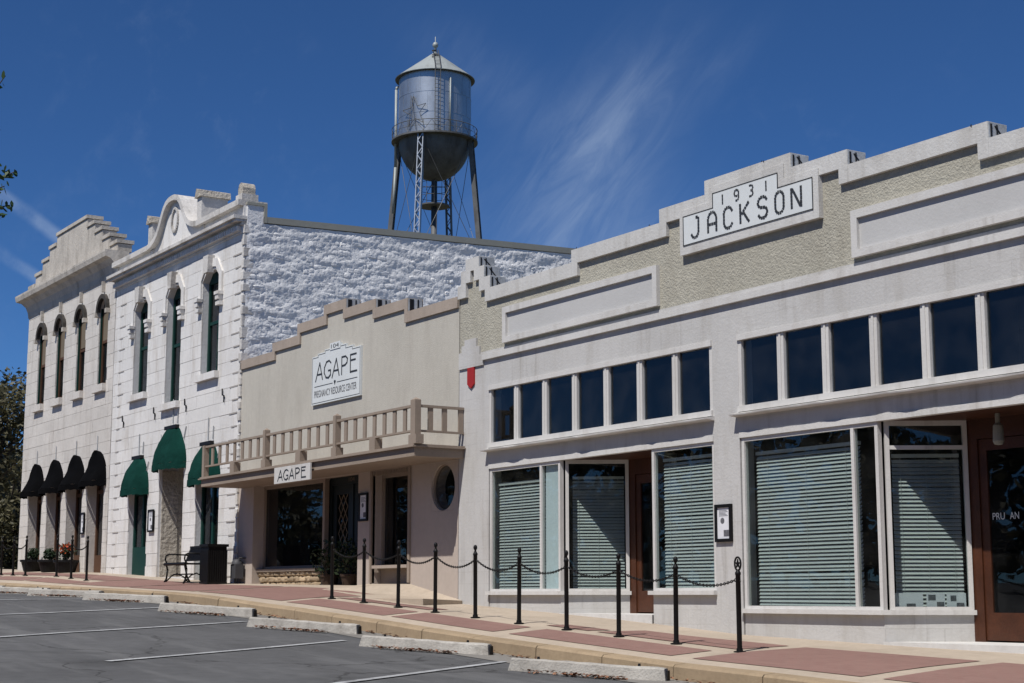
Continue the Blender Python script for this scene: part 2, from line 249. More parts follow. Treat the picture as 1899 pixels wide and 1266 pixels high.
# ------------------------------------------------------------------ helpers
def wloc(o):
    v = Vector((0, 0, 0))
    while o is not None: v += o.location; o = o.parent
    return v
class MB:
    def __init__(s): s.v = []; s.f = []
    def add(s, vs_, fs):
        n = len(s.v); s.v += [tuple(p) for p in vs_]; s.f += [tuple(i + n for i in f) for f in fs]; return s
    def box(s, x0, x1, y0, y1, z0, z1):
        return s.add([(x0, y0, z0), (x1, y0, z0), (x1, y1, z0), (x0, y1, z0), (x0, y0, z1), (x1, y0, z1), (x1, y1, z1), (x0, y1, z1)],
                     [(0, 3, 2, 1), (4, 5, 6, 7), (0, 1, 5, 4), (1, 2, 6, 5), (2, 3, 7, 6), (3, 0, 4, 7)])
    def prism(s, poly, y0, y1):                       # polygon in x,z extruded along y
        n = len(poly)
        vv = [(x, y0, z) for x, z in poly] + [(x, y1, z) for x, z in poly]
        return s.add(vv, [tuple(range(n)), tuple(range(2 * n - 1, n - 1, -1))] + [(i, i + n, (i + 1) % n + n, (i + 1) % n) for i in range(n)])
    def prismz(s, poly, z0, z1):                      # polygon in x,y extruded up
        n = len(poly)
        vv = [(x, y, z0) for x, y in poly] + [(x, y, z1) for x, y in poly]
        return s.add(vv, [tuple(range(n - 1, -1, -1)), tuple(range(n, 2 * n))] + [(i, (i + 1) % n, (i + 1) % n + n, i + n) for i in range(n)])
    def bar(s, p, q, a, b=None, up=(0, 0, 1)):        # rectangular bar from p to q
        b = b or a; p = Vector(p); q = Vector(q); d = (q - p).normalized(); u = Vector(up)
        if abs(d.dot(u)) > 0.98: u = Vector((1, 0, 0))
        r = d.cross(u).normalized(); u = r.cross(d)
        vv = []
        for e in (p, q):
            for i, j in ((-1, -1), (1, -1), (1, 1), (-1, 1)): vv.append(e + r * i * a / 2 + u * j * b / 2)
        return s.add(vv, [(0, 1, 2, 3), (7, 6, 5, 4), (0, 4, 5, 1), (1, 5, 6, 2), (2, 6, 7, 3), (3, 7, 4, 0)])
    def tube(s, p, q, r0, r1=None, n=8):
        r1 = r0 if r1 is None else r1
        p = Vector(p); q = Vector(q); d = (q - p).normalized(); u = Vector((0, 0, 1)) if abs(d.z) < 0.95 else Vector((1, 0, 0))
        a = d.cross(u).normalized(); b = d.cross(a)
        vv = []
        for e, r in ((p, r0), (q, r1)):
            for k in range(n): t = 2 * pi * k / n; vv.append(e + (a * math.cos(t) + b * math.sin(t)) * r)
        return s.add(vv, [tuple(range(n - 1, -1, -1)), tuple(range(n, 2 * n))] + [(k, (k + 1) % n, (k + 1) % n + n, k + n) for k in range(n)])
    def path(s, pts, r, n=6):
        for a, b in zip(pts[:-1], pts[1:]): s.tube(a, b, r, r, n)
        return s
    def lathe(s, prof, cx, cy, n=24):                 # prof: (radius, z)
        vv = [(cx + r * math.cos(2 * pi * k / n), cy + r * math.sin(2 * pi * k / n), z) for r, z in prof for k in range(n)]
        fs = [(i * n + k, i * n + (k + 1) % n, (i + 1) * n + (k + 1) % n, (i + 1) * n + k) for i in range(len(prof) - 1) for k in range(n)]
        return s.add(vv, fs)
    def mesh(s, name, m, smooth=False):
        me = bpy.data.meshes.new(name); me.from_pydata(s.v, [], s.f)
        bm = bmesh.new(); bm.from_mesh(me); bmesh.ops.recalc_face_normals(bm, faces=bm.faces); bm.to_mesh(me); bm.free()
        me.materials.append(m)
        if smooth: me.polygons.foreach_set('use_smooth', [True] * len(me.polygons))
        return me
    def build(s, name, m, parent=None, label=None, smooth=False, kind=None):
        o = bpy.data.objects.new(name, s.mesh(name, m, smooth)); C.objects.link(o)
        if parent is not None: o.parent = parent; o.location = -wloc(parent)
        if label: o['label'] = label
        if kind: o['kind'] = kind
        return o
def thing(name, label, cat, loc, group=None):
    o = bpy.data.objects.new(name, None); C.objects.link(o); o.location = loc; o.empty_display_size = 0.2
    o['label'] = label; o['category'] = cat
    if group: o['group'] = group
    return o
def tag(o, label, cat, group=None):
    o['label'] = label; o['category'] = cat
    if group: o['group'] = group
    return o
UNIT = {}
def piece(name, mkey, parent, x0, x1, y0, y1, z0, z1):   # one box sharing mesh data with its like
    if mkey not in UNIT: UNIT[mkey] = MB().box(-.5, .5, -.5, .5, -.5, .5).mesh('unit_' + mkey, M[mkey])
    o = bpy.data.objects.new(name, UNIT[mkey]); C.objects.link(o); o.parent = parent
    o.location = Vector(((x0 + x1) / 2, (y0 + y1) / 2, (z0 + z1) / 2)) - wloc(parent)
    o.scale = (x1 - x0, y1 - y0, z1 - z0); return o
def copy_tree(o, parent=None):
    c = o.copy(); C.objects.link(c); c.parent = parent
    for ch in o.children: copy_tree(ch, c)
    return c
def cells(mb, x0, x1, z0, z1, y0, y1, openings):        # wall with rectangular openings
    xs = sorted({x0, x1, *[v for o in openings for v in o[:2] if x0 < v < x1]})
    zs = sorted({z0, z1, *[v for o in openings for v in o[2:4] if z0 < v < z1]})
    for a, b in zip(zs[:-1], zs[1:]):
        run = None
        for c, d in zip(xs[:-1], xs[1:]):
            mx, mz = (c + d) / 2, (a + b) / 2
            solid = not any(o[0] < mx < o[1] and o[2] < mz < o[3] for o in openings)
            if solid: run = (run[0], d) if run else (c, d)
            if (not solid or d == xs[-1]) and run: mb.box(run[0], run[1], y0, y1, a, b); run = None
    return mb
def text_mesh(txt, w, h, x, y, z, name, m, parent, depth=0.006):      # flat lettering facing -y, lower left corner x, z
    cu = bpy.data.curves.new(name, 'FONT'); cu.body = txt; cu.size = 1.0; cu.extrude = 0.0
    o = bpy.data.objects.new(name + '_curve', cu); C.objects.link(o); bpy.context.view_layer.update()
    me = bpy.data.meshes.new_from_object(o.evaluated_get(bpy.context.evaluated_depsgraph_get()))
    bpy.data.objects.remove(o); bpy.data.curves.remove(cu)
    co = np.array([v.co[:] for v in me.vertices]); mn, mx_ = co.min(0), co.max(0)
    for v in me.vertices: v.co = (x + (v.co.x - mn[0]) / (mx_[0] - mn[0]) * w, y, z + (v.co.y - mn[1]) / (mx_[1] - mn[1]) * h)
    me.materials.clear(); me.materials.append(m)
    ob = bpy.data.objects.new(name, me); C.objects.link(ob)
    if parent: ob.parent = parent; ob.location = -wloc(parent)
    return ob
def strokes(mb, lines, x, z, w, h, t, y, dash=None):      # stroke letters, dashes never overlap
    k = 0
    for ln in lines:
        pts = [Vector((x + a * w, z + b * h)) for a, b in ln]
        for p, q in zip(pts[:-1], pts[1:]):
            d = q - p; L = d.length; n = max(1, round(L / dash)) if dash else 1
            e = d / L; nn = Vector((-e.y, e.x)) * t / 2
            for i in range(n):
                a = p + d * i / n; b = p + d * (i + 1) / n
                g = e * (0.004 if dash else -t * 0.45); a = a + g; b = b - g
                yy = y - 0.0006 * (k % 7); k += 1
                mb.add([(v.x, yy, v.y) for v in (a - nn, b - nn, b + nn, a + nn)] , [(0, 1, 2, 3)])
    return mb

# ------------------------------------------------------------------ ground profile (metres, z from eye level)
FX = [-200, -60, -52, -44, -35, -28.6, -25, -20.4, -17.4, -14.7, -8, 40]; FZ = [2.0, .95, .78, .61, .27, .19, -.15, -.36, -.54, -.61, -.75, -1.7]
BX = [-200, -60, -42.2, -39.8, -35, -30, -26.2, -24.9, -20.1, -15.2, -8, 40]; BZ = [1.85, .80, .49, .37, .22, .09, -.05, -.12, -.40, -.67, -.90, -2.0]
KX = [-200, -60, -42.7, -34.6, -31, -29, -26.4, -25, -23.5, -22, -20.6, -19.2, -17.6, -14.9, -13.4, -8, 40]
KZ = [1.7, .65, .29, .14, .06, -.01, -.16, -.225, -.315, -.395, -.485, -.565, -.645, -.78, -.83, -1.05, -2.2]
KY = -3.3
def S(x, y):
    a, b, c = np.interp(x, FX, FZ), np.interp(x, BX, BZ), np.interp(x, KX, KZ)
    return float(np.interp(-y, [0, 2, 3.3], [a, b, c])) if y < 0 else float(a)
def R(x, y):
    return float(np.interp(x, KX, KZ) - .17 + np.clip(-3.3 - y, 0, 8) * .012)
def sheet(name, xs, ys, fz, m, parent=None, kind=None, smooth=True, sub=None):
    mb = MB(); n = len(ys)
    mb.v = [(x, y, fz(x, y)) for x in xs for y in ys]
    mb.f = [(i * n + j, (i + 1) * n + j, (i + 1) * n + j + 1, i * n + j + 1) for i in range(len(xs) - 1) for j in range(n - 1)]
    return mb.build(name, m, parent, smooth=smooth, kind=kind)
def lin(a, b, step): return list(np.linspace(a, b, max(2, int(abs(b - a) / step) + 1)))

xs_far = lin(-200, -75, 8)[:-1] + lin(-75, 5, 0.5) + lin(5, 60, 6)[1:]
road = sheet('road', xs_far, [-60, -40, -25] + lin(-18, -3.3, 0.75), R, M['asphalt'], kind='structure')
sheet('ground', [-1500, -400, -200, -100, -75, 0, 60, 1500], [-1500, -200, -61, 0, 60, 200, 1500],
      lambda x, y: float(np.interp(x, [-1500, -200, -60, 0, 60, 1500], [0.5, 0.5, -0.2, -2.2, -3.2, -6])) - (0.3 if y > -100 else 0), M['earth'], kind='structure')
sidewalk = sheet('sidewalk', lin(-75, 5, 0.4), lin(-3.12, 0.0, 0.4) + [0.5, 1.4], S, M['concrete'], kind='structure')
sheet('gutter', lin(-75, 5, 0.5), [-4.05, -3.7, -3.29], lambda x, y: R(x, y) + 0.006, M['gutter'], kind='structure')
kerb = bpy.data.objects.new('kerb', None); C.objects.link(kerb); kerb.location = (-25, KY, -0.2); kerb['kind'] = 'structure'
kx = [-62.0]
while kx[-1] < -30.2: kx.append(kx[-1] + 1.52)
kx[-1] = -30.1
kx += [-28.2, -26.43, -24.92, -23.52, -22.01, -20.63, -19.23, -17.65, -16.21, -14.82, -13.3, -11.8, -10.3, -8.8, -7.3]
for a, b in zip(kx[:-1], kx[1:]):
    g = 0.008; mb = MB(); n = 4; vv = []; jit = random.uniform(-0.006, 0.006)
    for i in range(n + 1):
        x = a + g + (b - a - 2 * g) * i / n; z = float(np.interp(x, KX, KZ)) + 0.004
        y0 = KY + jit
        vv += [(x, y0 - 0.02, z - 0.45), (x, y0, z - 0.025), (x, y0 + 0.025, z), (x, -3.11, S(x, -3.11) + 0.004), (x, -3.11, z - 0.45)]
    fs = [(i * 5 + j, i * 5 + 5 + j, i * 5 + 6 + j, i * 5 + 1 + j) for i in range(n) for j in range(4)] + [(0, 1, 2, 3, 4), tuple(range(n * 5 + 4, n * 5 - 1, -1))]
    mb.add(vv, fs); mb.build('kerb_stone', M['kerb'], kerb)
# red brick paving panels let into the concrete
def panel(x0, x1, y0, y1):
    return sheet('brick_panel', lin(x0, x1, 0.4), lin(y0, y1, 0.4), lambda x, y: S(x, y) + 0.007, M['redbrick'], sidewalk)
for x0, x1 in ((-9.0, -6.0), (-12.05, -9.25), (-15.1, -12.35)): panel(x0, x1, -2.8, -1.0)
for x0, x1 in ((-19.1, -15.5), (-22.5, -19.5), (-26.35, -22.75)): panel(x0, x1, -2.8, -2.16)
panel(-18.35, -15.4, -1.84, -1.0); panel(-19.6, -18.55, -1.84, -1.45); panel(-26.3, -23.0, -1.84, -1.45)
for x0, x1 in ((-30.6, -26.65), (-34.6, -30.85), (-38.6, -34.85)): panel(x0, x1, -2.75, -0.75)
for x0, x1 in ((-42.4, -38.85), (-46.2, -42.65), (-50.2, -46.45)): panel(x0, x1, -2.75, -2.2); panel(x0, x1, -1.8, -0.7)

# parking bay lines, wheel stops, leaf litter
STOPS = [(-16.27, -4.62), (-19.9, -4.70), (-23.39, -4.83), (-27.19, -4.84), (-31.3, -4.84), (-35.0, -4.84), (-38.7, -4.84), (-42.4, -4.84)]
LINES = [(-17.3, -4.0, 5.5), (-20.72, -4.5, 5.2), (-24.4, -4.4, 5.8), (-28.05, -4.45, 5.6), (-31.9, -4.45, 5.6), (-35.6, -4.45, 5.6), (-39.3, -4.45, 5.6)]
for i, (x, y, L) in enumerate(LINES):
    mb = MB(); n = 24; vv = []
    for k in range(n + 1):
        t = L * k / n; w = 0.05
        for s_ in (-1, 1):
            px, py = x + 0.542 * t + 0.84 * w * s_, y - 0.84 * t + 0.542 * w * s_
            vv.append((px, py, R(px, py) + 0.012))
    mb.add(vv, [(2 * k, 2 * k + 1, 2 * k + 3, 2 * k + 2) for k in range(n)])
    mb.build('parking_line', M['line'], road)
ORD = ['nearest', 'second nearest', 'third nearest', 'fourth nearest', 'fifth nearest', 'sixth nearest', 'seventh nearest', 'farthest']
stop_mb = MB(); Ls = 1.95
prof = [(-.085, 0), (-.065, .13), (-.045, .15), (.045, .15), (.065, .13), (.085, 0)]
nseg = 14; vv = []
for k in range(nseg + 1):
    x = Ls * k / nseg
    for j, (a, b) in enumerate(prof):
        jz = random.uniform(-.006, .006) if b > 0.1 else 0
        vv.append((x + (0.03 if k == 0 and b > .1 else -0.03 if k == nseg and b > .1 else 0), a + random.uniform(-.004, .004), b + jz))
np_ = len(prof)
stop_mb.add(vv, [(k * np_ + j, (k + 1) * np_ + j, (k + 1) * np_ + j + 1, k * np_ + j + 1) for k in range(nseg) for j in range(np_ - 1)] + [tuple(range(np_)), tuple(range(nseg * np_ + np_ - 1, nseg * np_ - 1, -1))])
stop_me = stop_mb.mesh('wheel_stop', M['stop'])
rodm = MB().tube((0, 0, 0), (0, 0, 0.05), 0.02, 0.015, 6).mesh('pin', M['tar'])
endm = MB().prism([(-.05, .0), (-.036, .11), (.036, .11), (.05, 0)], -.004, .004).mesh('dark_end', M['tar'])
for i, (x, y) in enumerate(STOPS):
    ang = math.atan2(0.54, 0.84); p = Vector((x - 0.045, y + 0.075))
    q = p + Vector((0.84, 0.54)) * Ls
    o = bpy.data.objects.new('wheel_stop', stop_me); C.objects.link(o)
    z0, z1 = R(p.x, p.y), R(q.x, q.y)
    o.location = (p.x, p.y, z0 - 0.004); o.rotation_euler = (0, -math.atan2(z1 - z0, Ls), ang)
    tag(o, 'pale concrete wheel stop at the kerb, %s to the camera of the angled row' % ORD[i], 'wheel stop', 'wheel stops along the kerb')
    e = bpy.data.objects.new('end_face', endm); C.objects.link(e); e.parent = o; e.location = (Ls + 0.001, 0, 0.015); e.rotation_euler = (0, 0, pi / 2)
    for xx in (0.35, 1.6):
        r = bpy.data.objects.new('anchor_pin', rodm); C.objects.link(r); r.parent = o; r.location = (xx, 0, 0.13)
# leaf litter
mb = MB()
def litter(cx, cy, dx, dy, L, n, spread):
    for _ in range(n):
        t = random.random(); s_ = random.gauss(0, spread)
        x = cx + dx * L * t - dy * s_; y = cy + dy * L * t + dx * s_; y = min(y, KY - 0.05)
        a = random.uniform(0, pi); r = random.uniform(.018, .042); z = R(x, y) + 0.012 + random.uniform(0, .03)
        c, s2 = math.cos(a) * r, math.sin(a) * r; tl = random.uniform(-.5, .5) * r
        mb.add([(x + c, y + s2, z + tl), (x - s2 * .6, y + c * .6, z), (x - c, y - s2, z - tl * .5), (x + s2 * .6, y - c * .6, z + .006)], [(0, 1, 2, 3)])
for x, y in STOPS:
    litter(x + 0.3, y - 0.0, .84, .54, 1.3, 130, .05)
    litter(x + .75, y + .27, .84, .54, .7, 110, .03)
    litter(x + 0.9, KY - 0.12, 1, 0, 1.6, 60, .04)
o = mb.build('leaf_litter', M['litter'], kind='stuff'); o['label'] = 'dry brown fallen leaves gathered along the wheel stops and kerb'; o['category'] = 'leaves'

# ------------------------------------------------------------------ stepped coping shared by two fronts
def coping(parent, steps, h, w, y0, y1, m, name='coping'):
    n = len(steps)
    for i, (a, b, zt) in enumerate(steps):
        zl = steps[i - 1][2] if i > 0 else None; zr = steps[i + 1][2] if i < n - 1 else None
        top = [(a + .001, zt), (b - .001, zt)]
        right = [(b - .001, zr - h), (b - w, zr - h), (b - w, zt - h)] if zr is not None and zr < zt else [(b - .001, zt - h)]
        left = [(a + w, zt - h), (a + w, zl - h), (a + .001, zl - h)] if zl is not None and zl < zt else [(a + .001, zt - h)]
        MB().prism(top + right + left, y0, y1).build(name, m, parent)
def outline(steps, zb, dz=0.0):
    pts = [(steps[0][0], zb)]
    for a, b, z in steps: pts += [(a, z - dz), (b, z - dz)]
    return pts + [(steps[-1][1], zb)]

# ================================================================== the shop front with the date plate
JX0, JX1, JC = -25.14, -9.06, -17.1
jb = thing('painted_shop_building', 'one-storey olive stucco shop with stepped white parapet and 1931 JACKSON plate', 'building', (JC, 0, -0.6))
half = [(0, .93, 6.05), (.93, 2.02, 5.84), (2.02, 4.38, 5.63), (4.38, 6.92, 5.42), (6.92, 7.12, 5.64), (7.12, 7.30, 5.86), (7.30, 7.76, 6.06), (7.76, 7.92, 5.86), (7.92, 8.04, 5.6)]
js = [(JC - b, JC - a, z) for a, b, z in reversed(half[1:])] + [(JC - .93, JC + .93, 6.05)] + [(JC + a, JC + b, z) for a, b, z in half[1:]]
LB, RB = (-24.12, -17.99), (-17.42, -11.25)
op = []
for a, b in (LB, RB): op += [(a, b, 2.53, 3.67), (a, b, -1.2, 2.26)]
mb = MB(); cells(mb, JX0, JX1, -1.2, 4.3, 0, .26, op); mb.build('front_wall', M['paint'], jb)
MB().prism(outline(js, 4.3, 0.02), 0.012, .25).build('parapet', M['stucco'], jb)
coping(jb, js, .235, .17, -.05, .29, M['coping'])
mb = MB(); rs = random.Random(3)                       # crumbs of tar and dirt along the parapet top
for a, b, z in js:
    for k in range(int((b - a) * 5)):
        x = rs.uniform(a + .02, b - .02); r = rs.uniform(.008, .022); y = rs.uniform(-.05, .02); mb.add([(x - r, y, z - .002), (x + r, y - r, z - .002), (x + r * .3, y + r, z - .002), (x, y, z + r * rs.uniform(.8, 2.2))], [(0, 1, 3), (1, 2, 3), (2, 0, 3), (0, 2, 1)])
mb.build('coping_crumbs', M['tar'], jb, kind='stuff')
# dark metal flashing with tar seams on the step ends that face right
for a, b, z in js:
    nx = [s_ for s_ in js if abs(s_[0] - b) < .01]
    if nx and nx[0][2] < z:
        zl = nx[0][2]
        fl = piece('step_flashing', 'sheet', jb, b, b + .012, -.044, .27, zl + .002, z - .012)
        for t, wv in ((.02, .025), (.36, .02)):
            yy = -.044 + .31 * t
            piece('tar_seam', 'tar', jb, b + .012, b + .02, yy + .02, yy + .02 + wv, zl + .01, z - .03)
        MB().bar((b + .016, .06, z - .05), (b + .016, .21, zl + .02), .008, .02, up=(0, 0, 1)).build('tar_seam', M['tar'], jb)
# string course with the little stepped ends
MB().prism([(JX0 + .86, 4.14), (JX1 - .86, 4.14), (JX1 - .86, 4.24), (JX0 + .86, 4.24)], -.055, .05).build('string_course', M['trim'], jb)
MB().prism([(JX0 + .02, 4.06), (JX0 + .857, 4.06), (JX0 + .857, 4.26), (JX0 + .74, 4.26), (JX0 + .74, 4.42), (JX0 + .62, 4.42), (JX0 + .62, 4.58), (JX0 + .22, 4.58), (JX0 + .22, 4.48), (JX0 + .12, 4.48), (JX0 + .12, 4.36), (JX0 + .02, 4.36)], -.03, .06).build('stepped_pier_cap', M['paint'], jb)
# two framed blank panels
for a, b in ((-23.6, -19.2), (-15.05, -10.6)):
    fr = MB(); fr.box(a, b, -.06, .05, 4.36, 4.46); fr.box(a, b, -.06, .05, 4.88, 4.99)
    fr.box(a, a + .11, -.06, .05, 4.46, 4.88); fr.box(b - .11, b, -.06, .05, 4.46, 4.88)
    f_ = fr.build('blank_panel', M['trim'], jb)
    MB().box(a + .1, b - .1, -.012, .02, 4.45, 4.89).build('panel_field', M['panelgrey'], f_)
# date plate
pl = MB().prism([(-18.6, 5.02), (-15.62, 5.02), (-15.62, 5.70), (-16.3, 5.70), (-16.3, 5.92), (-17.9, 5.92), (-17.9, 5.70), (-18.6, 5.70)], -.068, .05).build('name_plate', M['coping'], jb, label='stepped white plate reading 1931 JACKSON')
MB().prism([(-18.50, 5.165), (-15.74, 5.165), (-15.74, 5.585), (-16.43, 5.585), (-16.43, 5.80), (-17.81, 5.80), (-17.81, 5.585), (-18.50, 5.585)], -.074, -.02).build('plate_field', M['signwhite'], pl)
po = [(-18.51, 5.155), (-15.73, 5.155), (-15.73, 5.595), (-16.42, 5.595), (-16.42, 5.81), (-17.82, 5.81), (-17.82, 5.595), (-18.51, 5.595)]
mb = MB()
for p, q in zip(po, po[1:] + po[:1]): strokes(mb, [[(p[0], p[1]), (q[0], q[1])]], 0, 0, 1, 1, .016, -.0765)
mb.build('plate_border', M['letter'], pl)
G = {'J': [[(.95, 1), (.95, .2), (.7, 0), (.3, 0), (.05, .22)], [(.6, 1), (.9, 1)]], 'A': [[(0, 0), (0, .75), (.28, 1), (.72, 1), (1, .75), (1, 0)], [(.1, .42), (.9, .42)]],
     'C': [[(1, .75), (.72, 1), (.25, 1), (0, .8), (0, .2), (.25, 0), (.72, 0), (1, .22)]], 'K': [[(0, 0), (0, 1)], [(1, 1), (.12, .45)], [(.35, .55), (1, 0)]],
     'S': [[(1, .8), (.75, 1), (.25, 1), (0, .8), (0, .65), (.2, .52), (.8, .48), (1, .35), (1, .18), (.75, 0), (.25, 0), (0, .2)]],
     'O': [[(.05, .2), (.05, .8), (.3, 1), (.7, 1), (.95, .8), (.95, .2), (.7, 0), (.3, 0), (.05, .2)]], 'N': [[(0, 0), (0, 1)], [(.08, .95), (.92, .05)], [(1, 0), (1, 1)]],
     '1': [[(.5, 0), (.5, 1)]], '9': [[(1, .5), (.75, .42), (.25, .42), (0, .55), (0, .85), (.25, 1), (.75, 1), (1, .85), (1, .15), (.75, 0), (.2, 0)]],
     '3': [[(.05, 1), (.75, 1), (1, .85), (1, .65), (.75, .53), (.4, .52)], [(.78, .5), (1, .35), (1, .15), (.75, 0), (.05, 0)]]}
lx = [-18.31, -17.91, -17.55, -17.19, -16.81, -16.46, -16.12]
for ch, x in zip('JACKSON', lx):
    strokes(MB(), G[ch], x - .02, 5.235, .19, .30, .042, -.0775, .05).build('letter', M['letter'], pl)
for ch, x in zip('1931', (-17.64, -17.33, -17.02, -16.70)):
    strokes(MB(), G[ch], x - .0, 5.60, .09, .155, .028, -.0775, .05).build('numeral', M['letter'], pl)
# clerestory windows, seven panes to a bay
for a, b in (LB, RB):
    fr = MB(); fr.box(a, b, -.025, .12, 3.585, 3.665); fr.box(a, b, -.03, .14, 2.56, 2.645)
    f_ = fr.build('clerestory_window', M['trim'], jb)
    n = 7; pw = (b - a) / n
    for k in range(n + 1):
        x = a + pw * k; w0 = .068
        xa, xb = max(a, x - w0), min(b, x + w0)
        piece('mullion', 'trim', f_, xa, xb, .005, .075, 2.645, 3.585)
        if 0 < k < n: piece('mullion_bead', 'trim', f_, x - .018, x + .018, -.008, 0.005, 2.645, 3.585)
    for k in range(n):
        piece('pane', 'glassdark', f_, a + pw * k + .06, a + pw * (k + 1) - .06, .05, .058, 2.64, 3.59)
    # ledge below, its metal edge bent out of line
    mb = MB(); nn = 40; vv = []
    for k in range(nn + 1):
        x = a - .06 + (b - a + .09) * k / nn; j = mnoise.noise((x * 2.3, 0, 7)) * .03 + mnoise.noise((x * 7, 3, 1)) * .012
        vv += [(x, .02, 2.56), (x, -.15 + j, 2.525 + j * .5), (x, -.145 + j, 2.505 + j * .5), (x, .02, 2.49)]
    mb.add(vv, [(k * 4 + j, k * 4 + 4 + j, k * 4 + 5 + j, k * 4 + 1 + j) for k in range(nn) for j in range(3)] + [(0, 1, 2, 3), tuple(range(nn * 4 + 3, nn * 4 - 1, -1))])
    mb.build('ledge', M['trim'], jb)
    mb = MB(); mb.box(a, b, -.012, .1, 2.195, 2.27); mb.build('storefront_head', M['trim'], jb)
# display windows and door recess of each bay
def blind(label, p, q, z0, z1, group='venetian blinds in the shop windows'):
    p = Vector((p[0], p[1], 0)); q = Vector((q[0], q[1], 0)); d = (q - p); L = d.length; e = d / L; nrm = Vector((-e.y, e.x, 0))
    t = thing('window_blind', label, 'blind', (p.x, p.y, z0), group)
    n = int((z1 - z0) / .0505)
    c, s_ = .020, .011                                  # closed slats, outer edge down
    sl = MB(); a = Vector((0, 0, 0)); b = d
    sl.add([v for e_ in (a, b) for v in (e_ - nrm * s_ + Vector((0, 0, -c)), e_ - nrm * (s_ + .003) + Vector((0, 0, -c + .003)), e_ + nrm * s_ + Vector((0, 0, c + .003)), e_ + nrm * (s_ + .002) + Vector((0, 0, c)))],
           [(0, 1, 2, 3), (7, 6, 5, 4), (0, 4, 5, 1), (1, 5, 6, 2), (2, 6, 7, 3), (3, 7, 4, 0)])
    me = sl.mesh('slat', M['blind'])
    for k in range(n):
        o = bpy.data.objects.new('slat', me); C.objects.link(o); o.parent = t
        o.location = (0, 0, .03 + k * .0505 + random.gauss(0, .0022)); o.rotation_euler = (random.gauss(0, .0012), random.gauss(0, .0016), 0)
    zt = .03 + n * .0505
    MB().bar((p.x, p.y, z0 + zt + .02), (q.x, q.y, z0 + zt + .02), .05, .045).build('head_rail', M['blind'], t)
    for f in (.12, .5, .88):
        v = p + d * f - nrm * .02; MB().tube((v.x, v.y, z0), (v.x, v.y, z0 + zt), .0022, n=4).build('cord', M['blind'], t)
    return t
def glazing(parent, p, q, z0, z1, name='display_window', fw=.055, transom=None, left=True, right=True):
    p = Vector((p[0], p[1], 0)); q = Vector((q[0], q[1], 0)); e = (q - p).normalized(); up = Vector((0, 0, 1))
    f_ = MB()
    def vpost(c, w): f_.bar(c + up * z0, c + up * z1, w, .07, up=(-e.y, e.x, 0))
    if left: vpost(p + e * fw / 2, fw)
    if right: vpost(q - e * fw / 2, fw)
    a, b = p + e * (fw if left else 0), q - e * (fw if right else 0)
    f_.bar(a + up * (z1 - .03), b + up * (z1 - .03), .066, .06); f_.bar(a + up * (z0 + .02), b + up * (z0 + .02), .066, .04)
    if transom: f_.bar(a + up * transom, b + up * transom, .064, .05)
    o = f_.build(name, M['trim'], parent)
    MB().bar(a + up * ((z0 + z1) / 2), b + up * ((z0 + z1) / 2), .006, z1 - z0 - .06).build('pane', M['glass'], o)
    return o
DIR = Vector((.545, .838))
